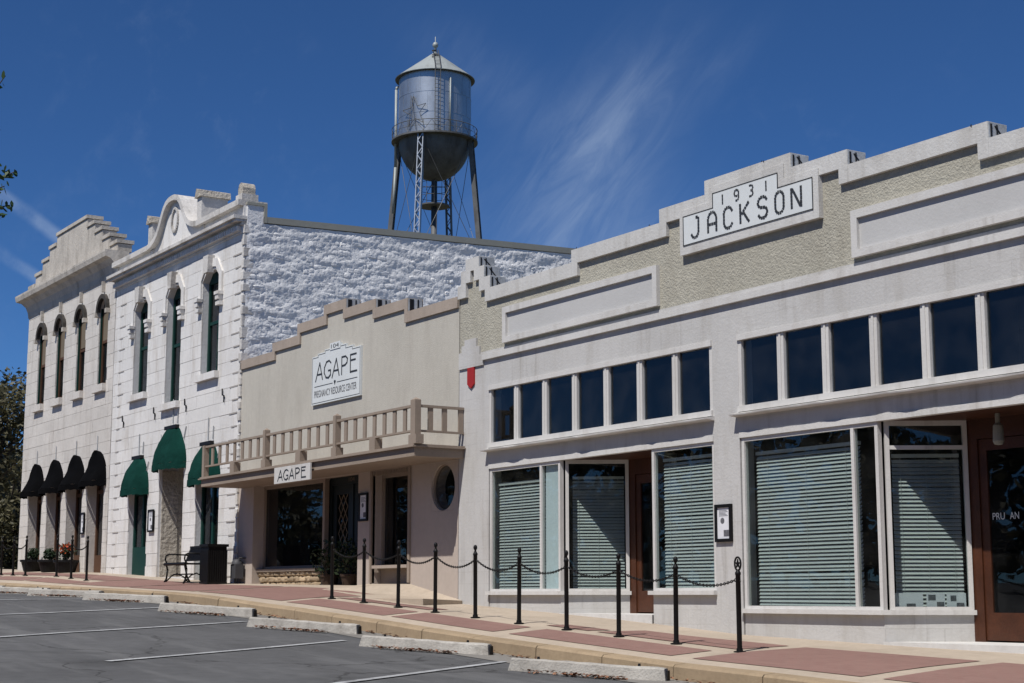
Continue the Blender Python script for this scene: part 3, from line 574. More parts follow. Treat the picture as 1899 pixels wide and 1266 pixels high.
def bay(xa, xc, xd, xe, xf, sill, zfloor, lab):
    """xa..xc main window, xc..xd narrow light, xd splayed back to the door, xe front of the right hand window, xf its end"""
    head = 2.2; s1 = Vector((xd, 0)) + DIR * 1.13; s2 = Vector((xe, 0)) + Vector((-DIR.x, DIR.y)) * 1.13
    # bulkheads and sills
    b = MB().prismz([(xa, .015), (xd - .0, .015), (s1.x, s1.y), (s1.x - .2, s1.y + .05), (xd - .12, .2), (xa, .2)], -1.2, sill - .06).build('bulkhead', M['paint'], jb)
    MB().prismz([(xa - .02, -.07), (xd + .02, -.07), (s1.x + .06, s1.y - .01), (s1.x - .05, s1.y + .06), (xd - .06, .18), (xa - .02, .18)], sill - .06, sill).build('sill', M['trim'], jb)
    MB().prismz([(xe, .015), (xf, .015), (xf, .2), (xe + .12, .2), (s2.x + .2, s2.y + .05), (s2.x, s2.y)], -1.2, sill - .06).build('bulkhead', M['paint'], jb)
    MB().prismz([(xe - .03, -.07), (xf + .02, -.07), (xf + .02, .18), (xe + .06, .18), (s2.x + .05, s2.y + .06), (s2.x - .06, s2.y - .01)], sill - .06, sill).build('sill', M['trim'], jb)
    glazing(jb, (xa, .05), (xc, .05), sill, head); glazing(jb, (xc, .05), (xd - .01, .05), sill, head, left=False)
    glazing(jb, (xd + .02, .10), (s1.x, s1.y), sill, head, transom=1.86 if lab == 'right' else None)
    glazing(jb, (xe, .05), (xf, .05), sill, head); glazing(jb, (xe - .03, .10), (s2.x, s2.y), sill, head)
    # soffit, threshold and the timber door wall
    MB().prismz([(xd - .06, .1), (xe + .06, .1), (s2.x + .06, s2.y + .12), (s1.x - .06, s1.y + .12)], 2.2, 2.26).build('recess_soffit', M['wood'], jb)
    MB().prismz([(xd, -.02), (xe, -.02), (s2.x, s2.y + .1), (s1.x, s1.y + .1)], -1.2, zfloor).build('threshold', M['threshold'], jb)
    y = s1.y; w0, w1 = s1.x, s2.x
    fr = MB(); fr.box(w0 - .02, w0 + .17, y, y + .09, zfloor, 2.2); fr.box(w1 - .17, w1 + .02, y, y + .09, zfloor, 2.2); fr.box(w0 + .17, w1 - .17, y, y + .09, 1.95, 2.2)
    fr.build('door_frame', M['wood'], jb)
    a, b_ = w0 + .175, w1 - .175; d = MB()
    d.box(a, a + .12, y + .02, y + .065, zfloor + .02, 1.94); d.box(b_ - .12, b_, y + .02, y + .065, zfloor + .02, 1.94)
    d.box(a + .12, b_ - .12, y + .02, y + .065, zfloor + .02, zfloor + .36); d.box(a + .12, b_ - .12, y + .02, y + .065, 1.80, 1.94)
    dr = d.build('door', M['wood'], jb)
    MB().box(a + .12, b_ - .12, y + .04, y + .047, zfloor + .36, 1.80).build('pane', M['glassdark'], dr)
    MB().tube((b_ - .06, y - .03, .45), (b_ - .06, y - .03, .75), .012).tube((b_ - .06, y - .03, .46), (b_ - .06, y + .03, .46), .008).tube((b_ - .06, y - .03, .74), (b_ - .06, y + .03, .74), .008).build('handle', M['iron'], dr)
    return s1, s2, y, a, b_, dr
s1, s2, y_, a_, b_, drL = bay(-24.10, -22.48, -21.92, -19.47, -17.99, .07, -.285, 'left')
MB().box(-22.45, -21.95, .085, .10, .10, 2.16).build('display_board', M['board'], jb)
blind('white blind behind the narrow display window beside the small red marker', (-24.02, .17), (-22.56, .17), .10, 1.90)
blind('half-shaded blind behind the splayed glass of the recess nearest the red marker', (-21.98, .30), (s1.x - .17, s1.y + .03), .10, 1.90)
blind('blue-grey blind behind the window next to the framed notice', (-19.36, .17), (-18.06, .17), .10, 1.98)
t1, t2, y2, a2, b2, drR = bay(-17.40, -15.2, -14.76, -12.35, -11.27, -.18, -.57, 'right')
blind('wide green-tinted blind behind the largest display window', (-17.28, .19), (-15.27, .19), -.15, 1.97)
blind('half-shaded blind above the papers, behind splayed glass next to the open door recess', (-14.82, .30), (t1.x - .17, t1.y + .03), -.15, 1.76)
text_mesh('PRU', .19, .085, a2 + .16, y2 + .037, .93, 'door_lettering', M['signwhite'], drR); text_mesh('AN', .14, .085, a2 + .43, y2 + .037, .93, 'door_lettering', M['signwhite'], drR)
lm = MB().tube((-13.35, .62, 2.2), (-13.35, .62, 2.08), .03).lathe([(.035, 2.08), (.06, 2.05), (.07, 1.86), (.05, 1.82), (0.001, 1.81)], -13.35, .62, 12)
o = lm.build('entrance_lamp', M['tan']); tag(o, 'unlit white jar lamp hanging in the right door recess', 'lamp')
# papers lying against the splayed glass
for k, (f0, f1) in enumerate(((.06, .42), (.46, .68), (.70, .93))):
    p0 = Vector((-14.76, .10)); d = (t1 - p0); nn = Vector((-.838, .545)) * .06
    a = p0 + d * f0 + nn; b = p0 + d * f1 + nn; zz = -.17
    lab = ('plain newspaper sheet propped in the splayed window, nearest the glass corner', 'middle printed sheet with two pictures propped in the splayed window', 'printed sheet propped in the splayed window, closest to the wooden door')[k]
    o = MB().add([(a.x, a.y, zz), (b.x, b.y, zz), (b.x, b.y, zz + .20), (a.x, a.y, zz + .20)], [(0, 1, 2, 3)]).build('paper_sheet', M['paper']); tag(o, lab, 'paper', 'papers in the shop window')
    m_ = Vector((.838, -.545)) * .002
    for (u0, u1, v0, v1) in (((.45, .75, .02, .07),), ((.1, .5, .11, .18), (.55, .95, .02, .09)), ((.2, .5, .10, .17), (.5, .9, .02, .08)))[k]:
        aa = a + (b - a) * u0 + m_; bb = a + (b - a) * u1 + m_
        MB().add([(aa.x, aa.y, zz + v0), (bb.x, bb.y, zz + v0), (bb.x, bb.y, zz + v1), (aa.x, aa.y, zz + v1)], [(0, 1, 2, 3)]).build('picture', M['print'], o)
# shell and rooms behind
mb = MB(); mb.add([(JX0 + .02, .27, -1.2), (JX1, .27, -1.2), (JX1, 9, -1.2), (JX0 + .02, 9, -1.2), (JX0 + .02, .27, 4.9), (JX1, .27, 4.9), (JX1, 9, 4.9), (JX0 + .02, 9, 4.9)], [(4, 5, 6, 7), (1, 2, 6, 5), (2, 3, 7, 6), (3, 0, 4, 7)])
mb.build('inner_walls', M['dark'], jb)
MB().box(JX0 + .05, JX1, .3, 9, -.8, -.72).build('inner_floor', M['dark'], jb)
MB().box(JX0 + .02, JX1, .27, 9.2, 4.92, 5.0).build('roof', M['roofing'], jb)
MB().box(-17.99, -17.42, .26, 6, -1.2, 4.9).build('party_wall', M['dark'], jb)
# small red marker and framed notice
o = MB().prism([(-24.82, 3.76), (-24.705, 3.68), (-24.59, 3.75), (-24.59, 4.06), (-24.82, 4.06)], -.03, .0).build('wall_marker', M['red']); tag(o, 'small red enamel marker with pointed bottom high on the white pier', 'marker')
def notice(x, z, w, h, y, label):
    t = thing('notice_board', label, 'notice', (x + w / 2, y, z), 'framed notices on the walls')
    f_ = MB(); f_.box(x, x + w, y - .04, y - .002, z, z + .045); f_.box(x, x + w, y - .04, y - .002, z + h - .045, z + h); f_.box(x, x + .045, y - .04, y - .002, z + .045, z + h - .045); f_.box(x + w - .045, x + w, y - .04, y - .002, z + .045, z + h - .045)
    f_.build('frame', M['iron'], t); MB().box(x + .04, x + w - .04, y - .02, y - .003, z + .04, z + h - .04).build('sheet', M['paper'], t)
    ww, hh = w - .12, h - .12; x0, z0 = x + .06, z + .06
    MB().lathe([(.001, 0), (.12 * w, 0), (.12 * w, .001)], 0, 0, 14)
    mb = MB(); c = (x0 + ww * .4, z0 + hh * .58); r = .12 * w
    mb.add([(c[0] + r * math.cos(2 * pi * k / 14), y - .022, c[1] + r * math.sin(2 * pi * k / 14)) for k in range(14)], [tuple(range(14))]).build('emblem', M['print'], t)
    MB().add([(x0 + ww * .5, y - .022, z0 + hh * .04), (x0 + ww * .98, y - .022, z0 + hh * .04), (x0 + ww * .98, y - .022, z0 + hh * .26), (x0 + ww * .5, y - .022, z0 + hh * .26)], [(0, 1, 2, 3)]).build('picture', M['print'], t)
    mb = MB()
    for k in range(5):
        zz = z0 + hh * (.74 + .045 * k); mb.add([(x0 + ww * .1, y - .022, zz), (x0 + ww * (.9 - .1 * (k % 3)), y - .022, zz), (x0 + ww * (.9 - .1 * (k % 3)), y - .022, zz + .007), (x0 + ww * .1, y - .022, zz + .007)], [(0, 1, 2, 3)])
    mb.build('text_lines', M['print'], t)
    return t
notice(-17.96, .75, .36, .53, -.001, 'black-framed white notice on the pier between the two shop bays')

# ================================================================== the buff stucco shop with the balustraded canopy
AX0, AX1 = -35.12, -25.16
ab = thing('stucco_shop_building', 'buff stucco shop with stepped brown parapet, balustraded canopy and round window', 'building', (-30.1, 0, .2))
as_ = [(AX0, -33.32, 5.44), (-33.32, -32.02, 5.63), (-32.02, -30.72, 5.88), (-30.72, -29.68, 6.10), (-29.68, -28.36, 5.89), (-28.36, -27.04, 5.70), (-27.04, AX1, 5.43)]
aop = [(-34.25, -29.08, -1.0, 2.46), (-28.45, -26.98, -1.0, 2.42), (-26.14, -25.28, 1.53, 2.39)]
mb = MB(); cells(mb, AX0, AX1, -1.0, 2.5, 0, .3, aop)
cxr, czr, rr = -25.71, 1.96, .425                        # corner fill round the porthole
for q in range(4):
    th = [q * pi / 2 + k * pi / 16 for k in range(9)]; sx, sz = (1, -1, -1, 1)[q], (1, 1, -1, -1)[q]
    mb.prism([(cxr + rr * math.cos(t), czr + rr * math.sin(t)) for t in th] + [(cxr + .43 * sx, czr + .43 * sz)] if True else [], .002, .3)
mb.build('lower_wall', M['agapelow'], ab)
MB().prism(outline(as_, 2.5, .02), 0, .28).build('front_wall', M['agape'], ab)
coping(ab, as_, .205, .13, -.045, .30, M['agapecop'])
for a, b, z in as_:
    nx = [s_ for s_ in as_ if abs(s_[0] - b) < .01]
    if nx and nx[0][2] < z:
        piece('step_flashing', 'sheet', ab, b, b + .01, -.03, .27, nx[0][2] + .002, z - .01)
        piece('tar_seam', 'tar', ab, b + .01, b + .016, .0, .09, nx[0][2] + .005, z - .02); piece('tar_seam', 'tar', ab, b + .01, b + .016, .17, .2, nx[0][2] + .005, z - .02)
# porthole
rw = MB(); rw.add([(cxr + .41 * math.cos(2 * pi * k / 32), .075, czr + .41 * math.sin(2 * pi * k / 32)) for k in range(32)], [tuple(range(32))])
pw_ = MB(); n = 32
vv = [(cxr + r * math.cos(2 * pi * k / n), y, czr + r * math.sin(2 * pi * k / n)) for r, y in ((.43, .04), (.43, .11), (.40, .11), (.40, .04)) for k in range(n)]
pw_.add(vv, [(i * n + k, i * n + (k + 1) % n, ((i + 1) % 4) * n + (k + 1) % n, ((i + 1) % 4) * n + k) for i in range(4) for k in range(n)])
rnd = pw_.build('round_window', M['agapetrim'], ab); rw.build('pane', M['glassdark'], rnd)
# window, double entrance and stone base
gw = MB(); gw.box(-34.25, -34.19, .26, .36, .6, 2.4); gw.box(-31.22, -31.12, .26, .36, .2, 2.46); gw.box(-34.25, -31.22, .26, .36, .58, .64); gw.box(-34.25, -31.22, .26, .36, 2.38, 2.46)
g_ = gw.build('shop_window', M['agapetrim'], ab); MB().box(-34.19, -31.22, .30, .307, .64, 2.38).build('pane', M['glassdark'], g_)
MB().box(-34.25, -31.17, .24, .44, -.6, .52).build('window_base', M['agape'], ab); MB().box(-34.25, -31.17, .10, .26, .52, .578).build('sill', M['agapetrim'], ab)
base = bpy.data.objects.new('stone_base', None); C.objects.link(base); base.parent = ab; base.location = Vector((-32.7, .2, .3)) - wloc(ab)
def stone_mesh(seed, m):
    r = random.Random(seed); mb = MB(); n = 4; V = {}
    vv = []
    for i in range(n + 1):
        for j in range(n + 1):
            u, v = i / n - .5, j / n - .5; e = max(abs(u), abs(v)) * 2
            px = u * (1 - .10 * (abs(v) * 2) ** 2) + r.uniform(-.04, .04); pz = v * (1 - .10 * (abs(u) * 2) ** 2) + r.uniform(-.05, .05)
            py = -.5 * (1 - .35 * e ** 4) + r.uniform(-.22, .16)
            vv.append((px, py, pz))
    fs = [(i * (n + 1) + j, (i + 1) * (n + 1) + j, (i + 1) * (n + 1) + j + 1, i * (n + 1) + j + 1) for i in range(n) for j in range(n)]
    ring = [i * (n + 1) for i in range(n + 1)] + [n * (n + 1) + j for j in range(1, n + 1)] + [i * (n + 1) + n for i in range(n - 1, -1, -1)] + [j for j in range(n - 1, 0, -1)]
    nb = len(vv)
    for q in ring: vv.append((vv[q][0] * .97, .5, vv[q][2] * .97))
    L = len(ring)
    fs += [(ring[k], ring[(k + 1) % L], nb + (k + 1) % L, nb + k) for k in range(L)]
    mb.add(vv, fs); return mb.mesh('stone', m, True)
sb = [stone_mesh(s_, M['rubblebrown']) for s_ in range(6)]
z = .0
for row in range(4):
    x = -34.24 + random.uniform(0, .1); h = .13
    while x < -31.3:
        w = random.uniform(.16, .38); o = bpy.data.objects.new('stone', random.choice(sb)); C.objects.link(o); o.parent = base
        o.location = Vector((x + w / 2, .20, .02 + row * h + h / 2)) - wloc(base); o.scale = (w * .96, .13, h * .95); x += w
# entrance: leaded double door
EY = .24
en = MB(); en.box(-31.12, -31.02, .14 + EY, .26 + EY, .17, 2.3); en.box(-29.18, -29.08, .14 + EY, .26 + EY, .17, 2.3); en.box(-31.12, -29.08, .14 + EY, .26 + EY, 2.3, 2.46); en.box(-30.14, -30.06, .15 + EY, .25 + EY, .17, 2.3)
for xa in (-31.02, -30.06):
    w = .88; en.box(xa, xa + .17, .17 + EY, .23 + EY, .17, 2.3); en.box(xa + w - .17, xa + w, .17 + EY, .23 + EY, .17, 2.3); en.box(xa + .17, xa + w - .17, .17 + EY, .23 + EY, .17, .75); en.box(xa + .17, xa + w - .17, .17 + EY, .23 + EY, 2.1, 2.3)
edo = en.build('entrance_door', M['doordark'], ab)
text_mesh('104', .26, .09, -30.25, .137 + EY, 2.345, 'house_number', M['shade'], edo)
for xa in (-31.02, -30.06):
    MB().box(xa + .17, xa + .71, .2 + EY, .206 + EY, .75, 2.1).build('pane', M['glassdark'], edo)
    mb = MB(); w = .54; x0 = xa + .17
    for k in range(5):
        za = .75 + .27 * k
        mb.bar((x0 + w * .12, .193 + EY, za), (x0 + w * .5, .193 + EY, za + .27), .02, .008, up=(0, 1, 0)); mb.bar((x0 + w * .88, .190 + EY, za), (x0 + w * .5, .190 + EY, za + .27), .02, .008, up=(0, 1, 0))
        mb.bar((x0 + w * .5, .187 + EY, za), (x0 + w * .12, .187 + EY, za + .27), .02, .008, up=(0, 1, 0)); mb.bar((x0 + w * .5, .184 + EY, za), (x0 + w * .88, .184 + EY, za + .27), .02, .008, up=(0, 1, 0))
    mb.build('lattice', M['shade'], edo)
MB().box(-31.12, -29.08, .02, .6, -.3, .17).build('recess_floor', M['concrete'], ab); MB().box(-34.25, -29.0, .30, .6, 2.46, 2.52).build('recess_ceiling', M['agapetrim'], ab)
MB().box(-29.08, -29.0, .3, .6, -.2, 2.46).build('recess_wall', M['agapelow'], ab)
# side opening: framed window with panel under it
fr = MB(); fr.box(-28.52, -28.45, -.035, .05, .24, 2.5); fr.box(-26.98, -26.90, -.035, .05, .24, 2.5); fr.box(-28.45, -26.98, -.035, .05, 2.42, 2.5)
fr.box(-28.45, -28.40, .2, .3, .24, 2.42); fr.box(-27.03, -26.98, .2, .3, .24, 2.42); fr.box(-28.40, -27.03, .2, .3, 2.3, 2.42); fr.box(-28.40, -27.03, .17, .3, .22, .52)
sw_ = fr.build('side_window', M['agapetrim'], ab); MB().box(-28.42, -27.0, -.03, .28, .52, .58).build('sill', M['agapecop'], sw_); MB().box(-28.40, -27.03, .25, .256, .58, 2.3).build('pane', M['glassdark'], sw_)
mb = MB()
for k in range(22): mb.box(-28.42 + k * .065, -28.39 + k * .065, -.02, .02, 2.335, 2.42)
mb.build('dentils', M['agapetrim'], sw_)
mb = MB(); mb.add([(AX0 + .05, .62, -1), (AX1 - .03, .62, -1), (AX1 - .03, 7, -1), (AX0 + .05, 7, -1), (AX0 + .05, .62, 4.9), (AX1 - .03, .62, 4.9), (AX1 - .03, 7, 4.9), (AX0 + .05, 7, 4.9)], [(4, 5, 6, 7), (1, 2, 6, 5), (2, 3, 7, 6), (3, 0, 4, 7), (0, 3, 2, 1)])
mb.build('inner_walls', M['dark'], ab)
MB().box(AX0 + .02, AX1 - .02, .3, 9.5, 4.92, 5.0).build('roof', M['roofing'], ab)
# canopy
cn = MB(); cn.box(-34.86, -24.96, -1.03, -.001, 2.44, 2.60); cn.prism([(-34.92, 2.60), (-24.90, 2.60), (-24.90, 2.625), (-34.92, 2.625)], -1.09, -.001); cn.box(-34.89, -24.93, -1.06, -.001, 2.625, 2.655)
can = cn.build('canopy', M['agapetrim'], ab)
# balustrade round the canopy edge
posts = [-34.74, -31.4, -28.1, -24.99]
bal = MB().box(-34.80, -24.95, -1.025, -.955, 3.315, 3.36).box(-34.80, -24.95, -1.025, -.955, 2.875, 2.91).build('balustrade', M['agapetrim'], ab)
MB().box(-25.02, -24.96, -.955, -.005, 3.315, 3.36).box(-25.02, -24.96, -.955, -.005, 2.875, 2.91).build('return_rail', M['agapetrim'], bal)
for i, x in enumerate(posts):
    w = .055 if i in (1, 2) else .06 if i == 0 else .085; zt = 3.44 if i else 3.37
    pm = MB().box(x - w, x + w, -1.05, -.93, 2.655, zt)
    if i: pm.add([(x - w, -1.05, zt), (x + w, -1.05, zt), (x + w, -.93, zt), (x - w, -.93, zt), (x, -.99, zt + .05)], [(0, 1, 4), (1, 2, 4), (2, 3, 4), (3, 0, 4)])
    pm.build('post', M['agapetrim'], bal)
    if i: MB().box(x - w - .05, x + w + .05, -1.06, -.9, 2.656, 2.82).build('post_foot', M['agapetrim'], bal)
for x in (-33.1, -29.75, -26.55): MB().box(x - .11, x + .11, -1.04, -.88, 2.656, 2.875).build('post_foot', M['agapetrim'], bal)
for a, b in zip(posts[:-1], posts[1:]):
    n = 8; 
    for k in range(1, n):
        x = a + (b - a) * k / n; piece('baluster', 'agapetrim', bal, x - .055, x + .055, -1.005, -.975, 2.905, 3.32)
for yy in (-.69, -.40, -.06): piece('baluster', 'agapetrim', bal, -25.005, -24.975, yy - .05, yy + .05, 2.905, 3.32)
# signs
def agape(mb, x, z, w, h, t, y):
    A = [[(0, -.05), (.55, 1)], [(.55, 1), (.95, 0)], [(.3, .32), (.85, .32)]]
    Gl = [[(.95, .85), (.7, 1), (.35, .95), (.08, .65), (.05, .35), (.3, .05), (.65, .0), (.92, .15), (.92, .42), (.62, .42)]]
    P = [[(.15, 0), (.15, 1)], [(.15, 1), (.65, 1), (.9, .85), (.85, .62), (.6, .5), (.18, .48)]]
    E_ = [[(.15, 0), (.15, 1)], [(.17, 1), (.9, 1)], [(.17, .68), (.8, .68)], [(.17, .02), (1, .02)]]
    cw = w / 5
    for k, g in enumerate((A, Gl, A, P, E_)): strokes(mb, g, x + cw * k, z, cw * .88, h, t, y)
    return mb
sg = thing('wall_sign', 'white stepped board sign reading 104 AGAPE PREGNANCY RESOURCE CENTER on stucco wall', 'sign', (-30.1, -.04, 4.0))
so = [(-31.22, 4.0), (-28.97, 4.0), (-28.97, 5.02), (-29.32, 5.02), (-29.32, 5.08), (-29.62, 5.08), (-29.62, 5.15), (-29.86, 5.15), (-29.86, 5.20), (-30.34, 5.20), (-30.34, 5.14), (-30.62, 5.14), (-30.62, 5.09), (-30.95, 5.09), (-30.95, 5.04), (-31.22, 5.04)]
MB().prism(so, -.05, -.001).build('board', M['signwhite'], sg)
mb = MB()
ins = [(x + (.025 if x < -30.1 else -.025), z + (.035 if z < 4.5 else -.03)) for x, z in so]
for p, q in zip(ins, ins[1:] + ins[:1]): strokes(mb, [[p, q]], 0, 0, 1, 1, .012, -.052)
mb.build('border', M['letter'], sg)
nb = MB().box(-30.36, -29.88, -.062, -.05, 5.09, 5.235).build('number_plate', M['signwhite'], sg); text_mesh('104', .36, .085, -30.30, -.064, 5.12, 'numerals', M['letter'], sg)
agape(MB(), -31.03, 4.52, 1.95, .36, .035, -.054).build('lettering', M['letter'], sg)
mb = MB(); strokes(mb, [[(-31.08, 4.385), (-30.22, 4.385)], [(-30.02, 4.385), (-29.10, 4.385)]], 0, 0, 1, 1, .012, -.054)
mb.add([(-30.17, -.054, 4.42), (-30.12, -.054, 4.44), (-30.07, -.054, 4.42), (-30.12, -.054, 4.33)], [(0, 1, 2, 3)]); mb.build('rule_and_heart', M['letter'], sg)
text_mesh('PREGNANCY RESOURCE CENTER', 1.95, .145, -31.08, -.054, 4.15, 'small_lettering', M['print'], sg)
sg2 = thing('canopy_sign', 'small cream AGAPE sign hung on the canopy fascia', 'sign', (-29.8, -1.12, 2.26))
MB().box(-30.66, -28.97, -1.13, -1.095, 2.26, 2.59).build('board', M['trim'], sg2)
agape(MB(), -30.48, 2.32, 1.36, .20, .026, -1.134).build('lettering', M['letter'], sg2)
notice(-29.0, 1.46, .37, .56, -.001, 'black-framed white notice between the leaded doors and the side window')
# ramp slab in front
mb = MB()
top = [(-28.6, -.002, .225), (-26.9, -.002, .215), (-25.0, -.002, -.09), (-24.3, -1.2, -.055), (-26.0, -1.2, -.05), (-26.9, -1.2, -.02), (-28.6, -1.0, .12)]
n = len(top); mb.add([p for p in top] + [(x, y, -.8) for x, y, z in top], [tuple(range(n))] + [(i, i + n, (i + 1) % n + n, (i + 1) % n) for i in range(n)])
o = mb.build('ramp', M['concrete']); o['kind'] = 'structure'

# ================================================================== stone fronts
def stone_front(parent, x0, x1, z0, z1, openings, mkey, course, blen, gap=.008, y=-.020, quoin=True):
    z = z0; r = 0; out = []
    while z < z1 - .05:
        zt = min(z + course, z1); x = x0
        cuts = []
        # blocks along the course
        xs_ = [x0]; first = True
        while xs_[-1] < x1 - .01:
            L = (.55 if r % 2 else .32) if first and quoin else random.uniform(*blen); first = False
            nx = xs_[-1] + L
            if nx > x1 - .45: nx = x1 - ((.32 if r % 2 else .55) if quoin and xs_[-1] < x1 - .9 else 0)
            if nx <= xs_[-1] + .1: nx = x1
            xs_.append(min(nx, x1))
        for a, b in zip(xs_[:-1], xs_[1:]):
            segs = [(a, b, z, zt)]
            for o in openings:
                new = []
                for (p, q, c, d) in segs:
                    if o[1] <= p or o[0] >= q or o[3] <= c or o[2] >= d: new.append((p, q, c, d)); continue
                    if o[0] - p > .04: new.append((p, o[0] + gap / 2, c, d))
                    if q - o[1] > .04: new.append((o[1] - gap / 2, q, c, d))
                    pa, qa = max(p, o[0]), min(q, o[1])
                    if o[2] - c > .03: new.append((pa, qa, c, o[2] + gap / 2))
                    if d - o[3] > .03: new.append((pa, qa, o[3] - gap / 2, d))
                segs = new
            out += segs
        z = zt; r += 1
    for p, q, c, d in out:
        if q - p < .05 or d - c < .03: continue
        j = random.uniform(-.004, .004)
        piece('stone_block', mkey, parent, p + .0018, q - .0018, y + j, .01, c + gap / 2, d - gap / 2)
    return len(out)

# ---- white painted two storey building
WX0, WX1 = -44.15, -35.10
wb = thing('white_stone_building', 'two-storey white painted stone building with curved gable and rough rubble side wall', 'building', (-39.6, 0, .4))
WU = [(-42.55, -41.45, 5.38, 7.98), (-40.10, -39.05, 4.9, 7.98), (-37.66, -36.55, 5.38, 7.98)]
WD = [(-42.50, -41.08, -.5, 3.2), (-40.25, -38.55, -.5, 3.7), (-37.70, -36.25, -.5, 3.2)]
mb = MB(); cells(mb, WX0, WX1, -.6, 8.66, 0, .5, WU + WD); mb.build('front_wall', M['whitejamb'], wb)
nst = stone_front(wb, WX0, WX1, .12, 8.62, WU + WD, 'whitestone', .318, (.6, 1.25))
# flat dark strips painting the shade of deep joints at the corner stones
for k in range(26):
    z = .12 + .318 * k
    for xa, xb in ((WX0 + .12, WX0 + .12 + (.75 if k % 2 else .55)), (WX1 - .5 - (.15 if k % 2 else 0), WX1 - .16)):
        if any(o[0] < xb and o[1] > xa and o[2] < z < o[3] for o in WU + WD): continue
        if k: piece('joint_shade_strip', 'joint', wb, xa + .3 if xa < -40 else xa, xb, -.030, -.0275, z - .022, z + .012)
# upper windows: angular hood heads, keystone, corbels, sashes
for i, (a, b, z0, z1) in enumerate(WU):
    c = (a + b) / 2; w = b - a; sp = 7.72
    MB().prism([(a, z1), (a, sp), (a + w * .22, z1 - .04), (c, z1 - .01), (c, z1)], -.031, .5).build('arch_stone', M['whitestone'], wb)
    MB().prism([(b, z1), (c, z1), (c, z1 - .01), (b - w * .22, z1 - .04), (b, sp)], -.031, .5).build('arch_stone', M['whitestone'], wb)
    MB().prism([(a - .2, 7.3), (a - .02, 7.3), (a - .02, sp + .04), (a + w * .18, z1 + .02), (c, z1 + .06), (b - w * .18, z1 + .02), (b + .02, sp + .04), (b + .02, 7.3), (b + .2, 7.3), (b + .2, sp + .10), (b - w * .1, z1 + .22), (c, z1 + .27), (a + w * .1, z1 + .22), (a - .2, sp + .10)], -.065, -.015).build('hood_mould', M['whitestone'], wb)
    MB().prism([(c - .13, z1 - .10), (c + .13, z1 - .10), (c + .17, z1 + .33), (c - .17, z1 + .33)], -.19, -.02).build('keystone', M['weathered'], wb)
    for xx in (a - .11, b + .11):
        co = MB().box(xx - .12, xx + .12, -.17, -.02, 7.24, 7.32); co.box(xx - .09, xx + .09, -.15, -.02, 7.12, 7.24); co.box(xx - .11, xx + .11, -.13, -.02, 6.98, 7.07); co.box(xx - .07, xx + .07, -.10, -.02, 7.07, 7.12)
        co.build('corbel', M['whitestone'], wb)
    MB().box(a - .14, b + .08, -.14, .2, z0 - .17, z0 - .0).build('sill', M['whitestone'], wb)
    yy = .15; f_ = MB(); f_.box(a, a + .09, yy, yy + .09, z0, z1); f_.box(b - .09, b, yy, yy + .09, z0, z1); f_.box(a + .09, b - .09, yy, yy + .09, z0, z0 + .1); f_.box(a + .09, b - .09, yy, yy + .09, z1 - .3, z1)
    f_.box(a + .09, b - .09, yy + .01, yy + .08, (z0 + z1) / 2 - .04, (z0 + z1) / 2 + .04); f_.box(c - .02, c + .02, yy + .03, yy + .078, z0 + .1, (z0 + z1) / 2 - .04)
    win = f_.build('sash_window', M['greenpaint'], wb); MB().box(a + .09, b - .09, yy + .04, yy + .046, z0 + .1, z1 - .3).build('pane', M['glassdark'], win)
# doors
for i, (a, b, z0, z1) in enumerate(WD):
    zf_ = S((a + b) / 2, -.05)
    if i == 1:
        MB().box(a - .3, a - .001, .5, 1.5, -.2, z1).build('alcove_wall', M['barestone'], wb)
        MB().box(a + .001, a + .03, .06, .5, zf_, z1 - .5).build('bare_jamb', M['barestone'], wb)
        MB().box(b + .001, b + .3, .5, 1.5, -.2, z1).build('alcove_wall', M['whitejamb'], wb); MB().box(a, b, .06, 1.5, z1, z1 + .1).build('alcove_ceiling', M['whitejamb'], wb); yy = 1.42
        MB().box(a, b, .02, 1.5, -.3, zf_ + .03).build('step', M['threshold'], wb)
    else: yy = .13
    f_ = MB(); f_.box(a, a + .1, yy, yy + .08, zf_, z1); f_.box(b - .1, b, yy, yy + .08, zf_, z1); f_.box(a + .1, b - .1, yy, yy + .08, 2.65, 2.75); f_.box(a + .1, b - .1, yy, yy + .08, zf_, zf_ + .75); f_.box((a + b) / 2 - .05, (a + b) / 2 + .05, yy, yy + .08, zf_ + .75, 2.65)
    d_ = f_.build('door', M['greenpaint'], wb); MB().box(a + .1, b - .1, yy + .04, yy + .046, zf_ + .75, z1).build('pane', M['glassdark'], d_)
    MB().tube((b - .2, yy - .04, zf_ + .9), (b - .2, yy - .04, zf_ + 1.15), .015).build('handle', M['iron'], d_)
MB().box(WX0 + .3, WX1 - .3, 3.5, 3.6, -.5, 8.6).build('inner_wall', M['dark'], wb); MB().box(WX0 + .3, WX1 - .3, .5, 3.5, 4.2, 4.3).build('inner_floor', M['dark'], wb)
# cornice with dentils
MB().prism([(WX0 - .05, 8.86), (WX1 + .02, 8.86), (WX1 + .02, 8.94), (WX0 - .05, 8.94)], -.32, .3).prism([(WX0 - .02, 8.80), (WX1, 8.80), (WX1, 8.86), (WX0 - .02, 8.86)], -.26, .3).prism([(WX0, 8.72), (WX1 - .02, 8.72), (WX1 - .02, 8.80), (WX0, 8.80)], -.10, .3).build('cornice', M['weathered'], wb)
MB().box(WX0, WX1 - .03, -.05, .3, 8.55, 8.72).build('frieze', M['whitestone'], wb)
n = 62
for k in range(n):
    x = WX0 + .06 + (WX1 - WX0 - .16) * k / n; piece('dentil', 'whitestone', wb, x, x + .085, -.16, -.05, 8.60, 8.715)
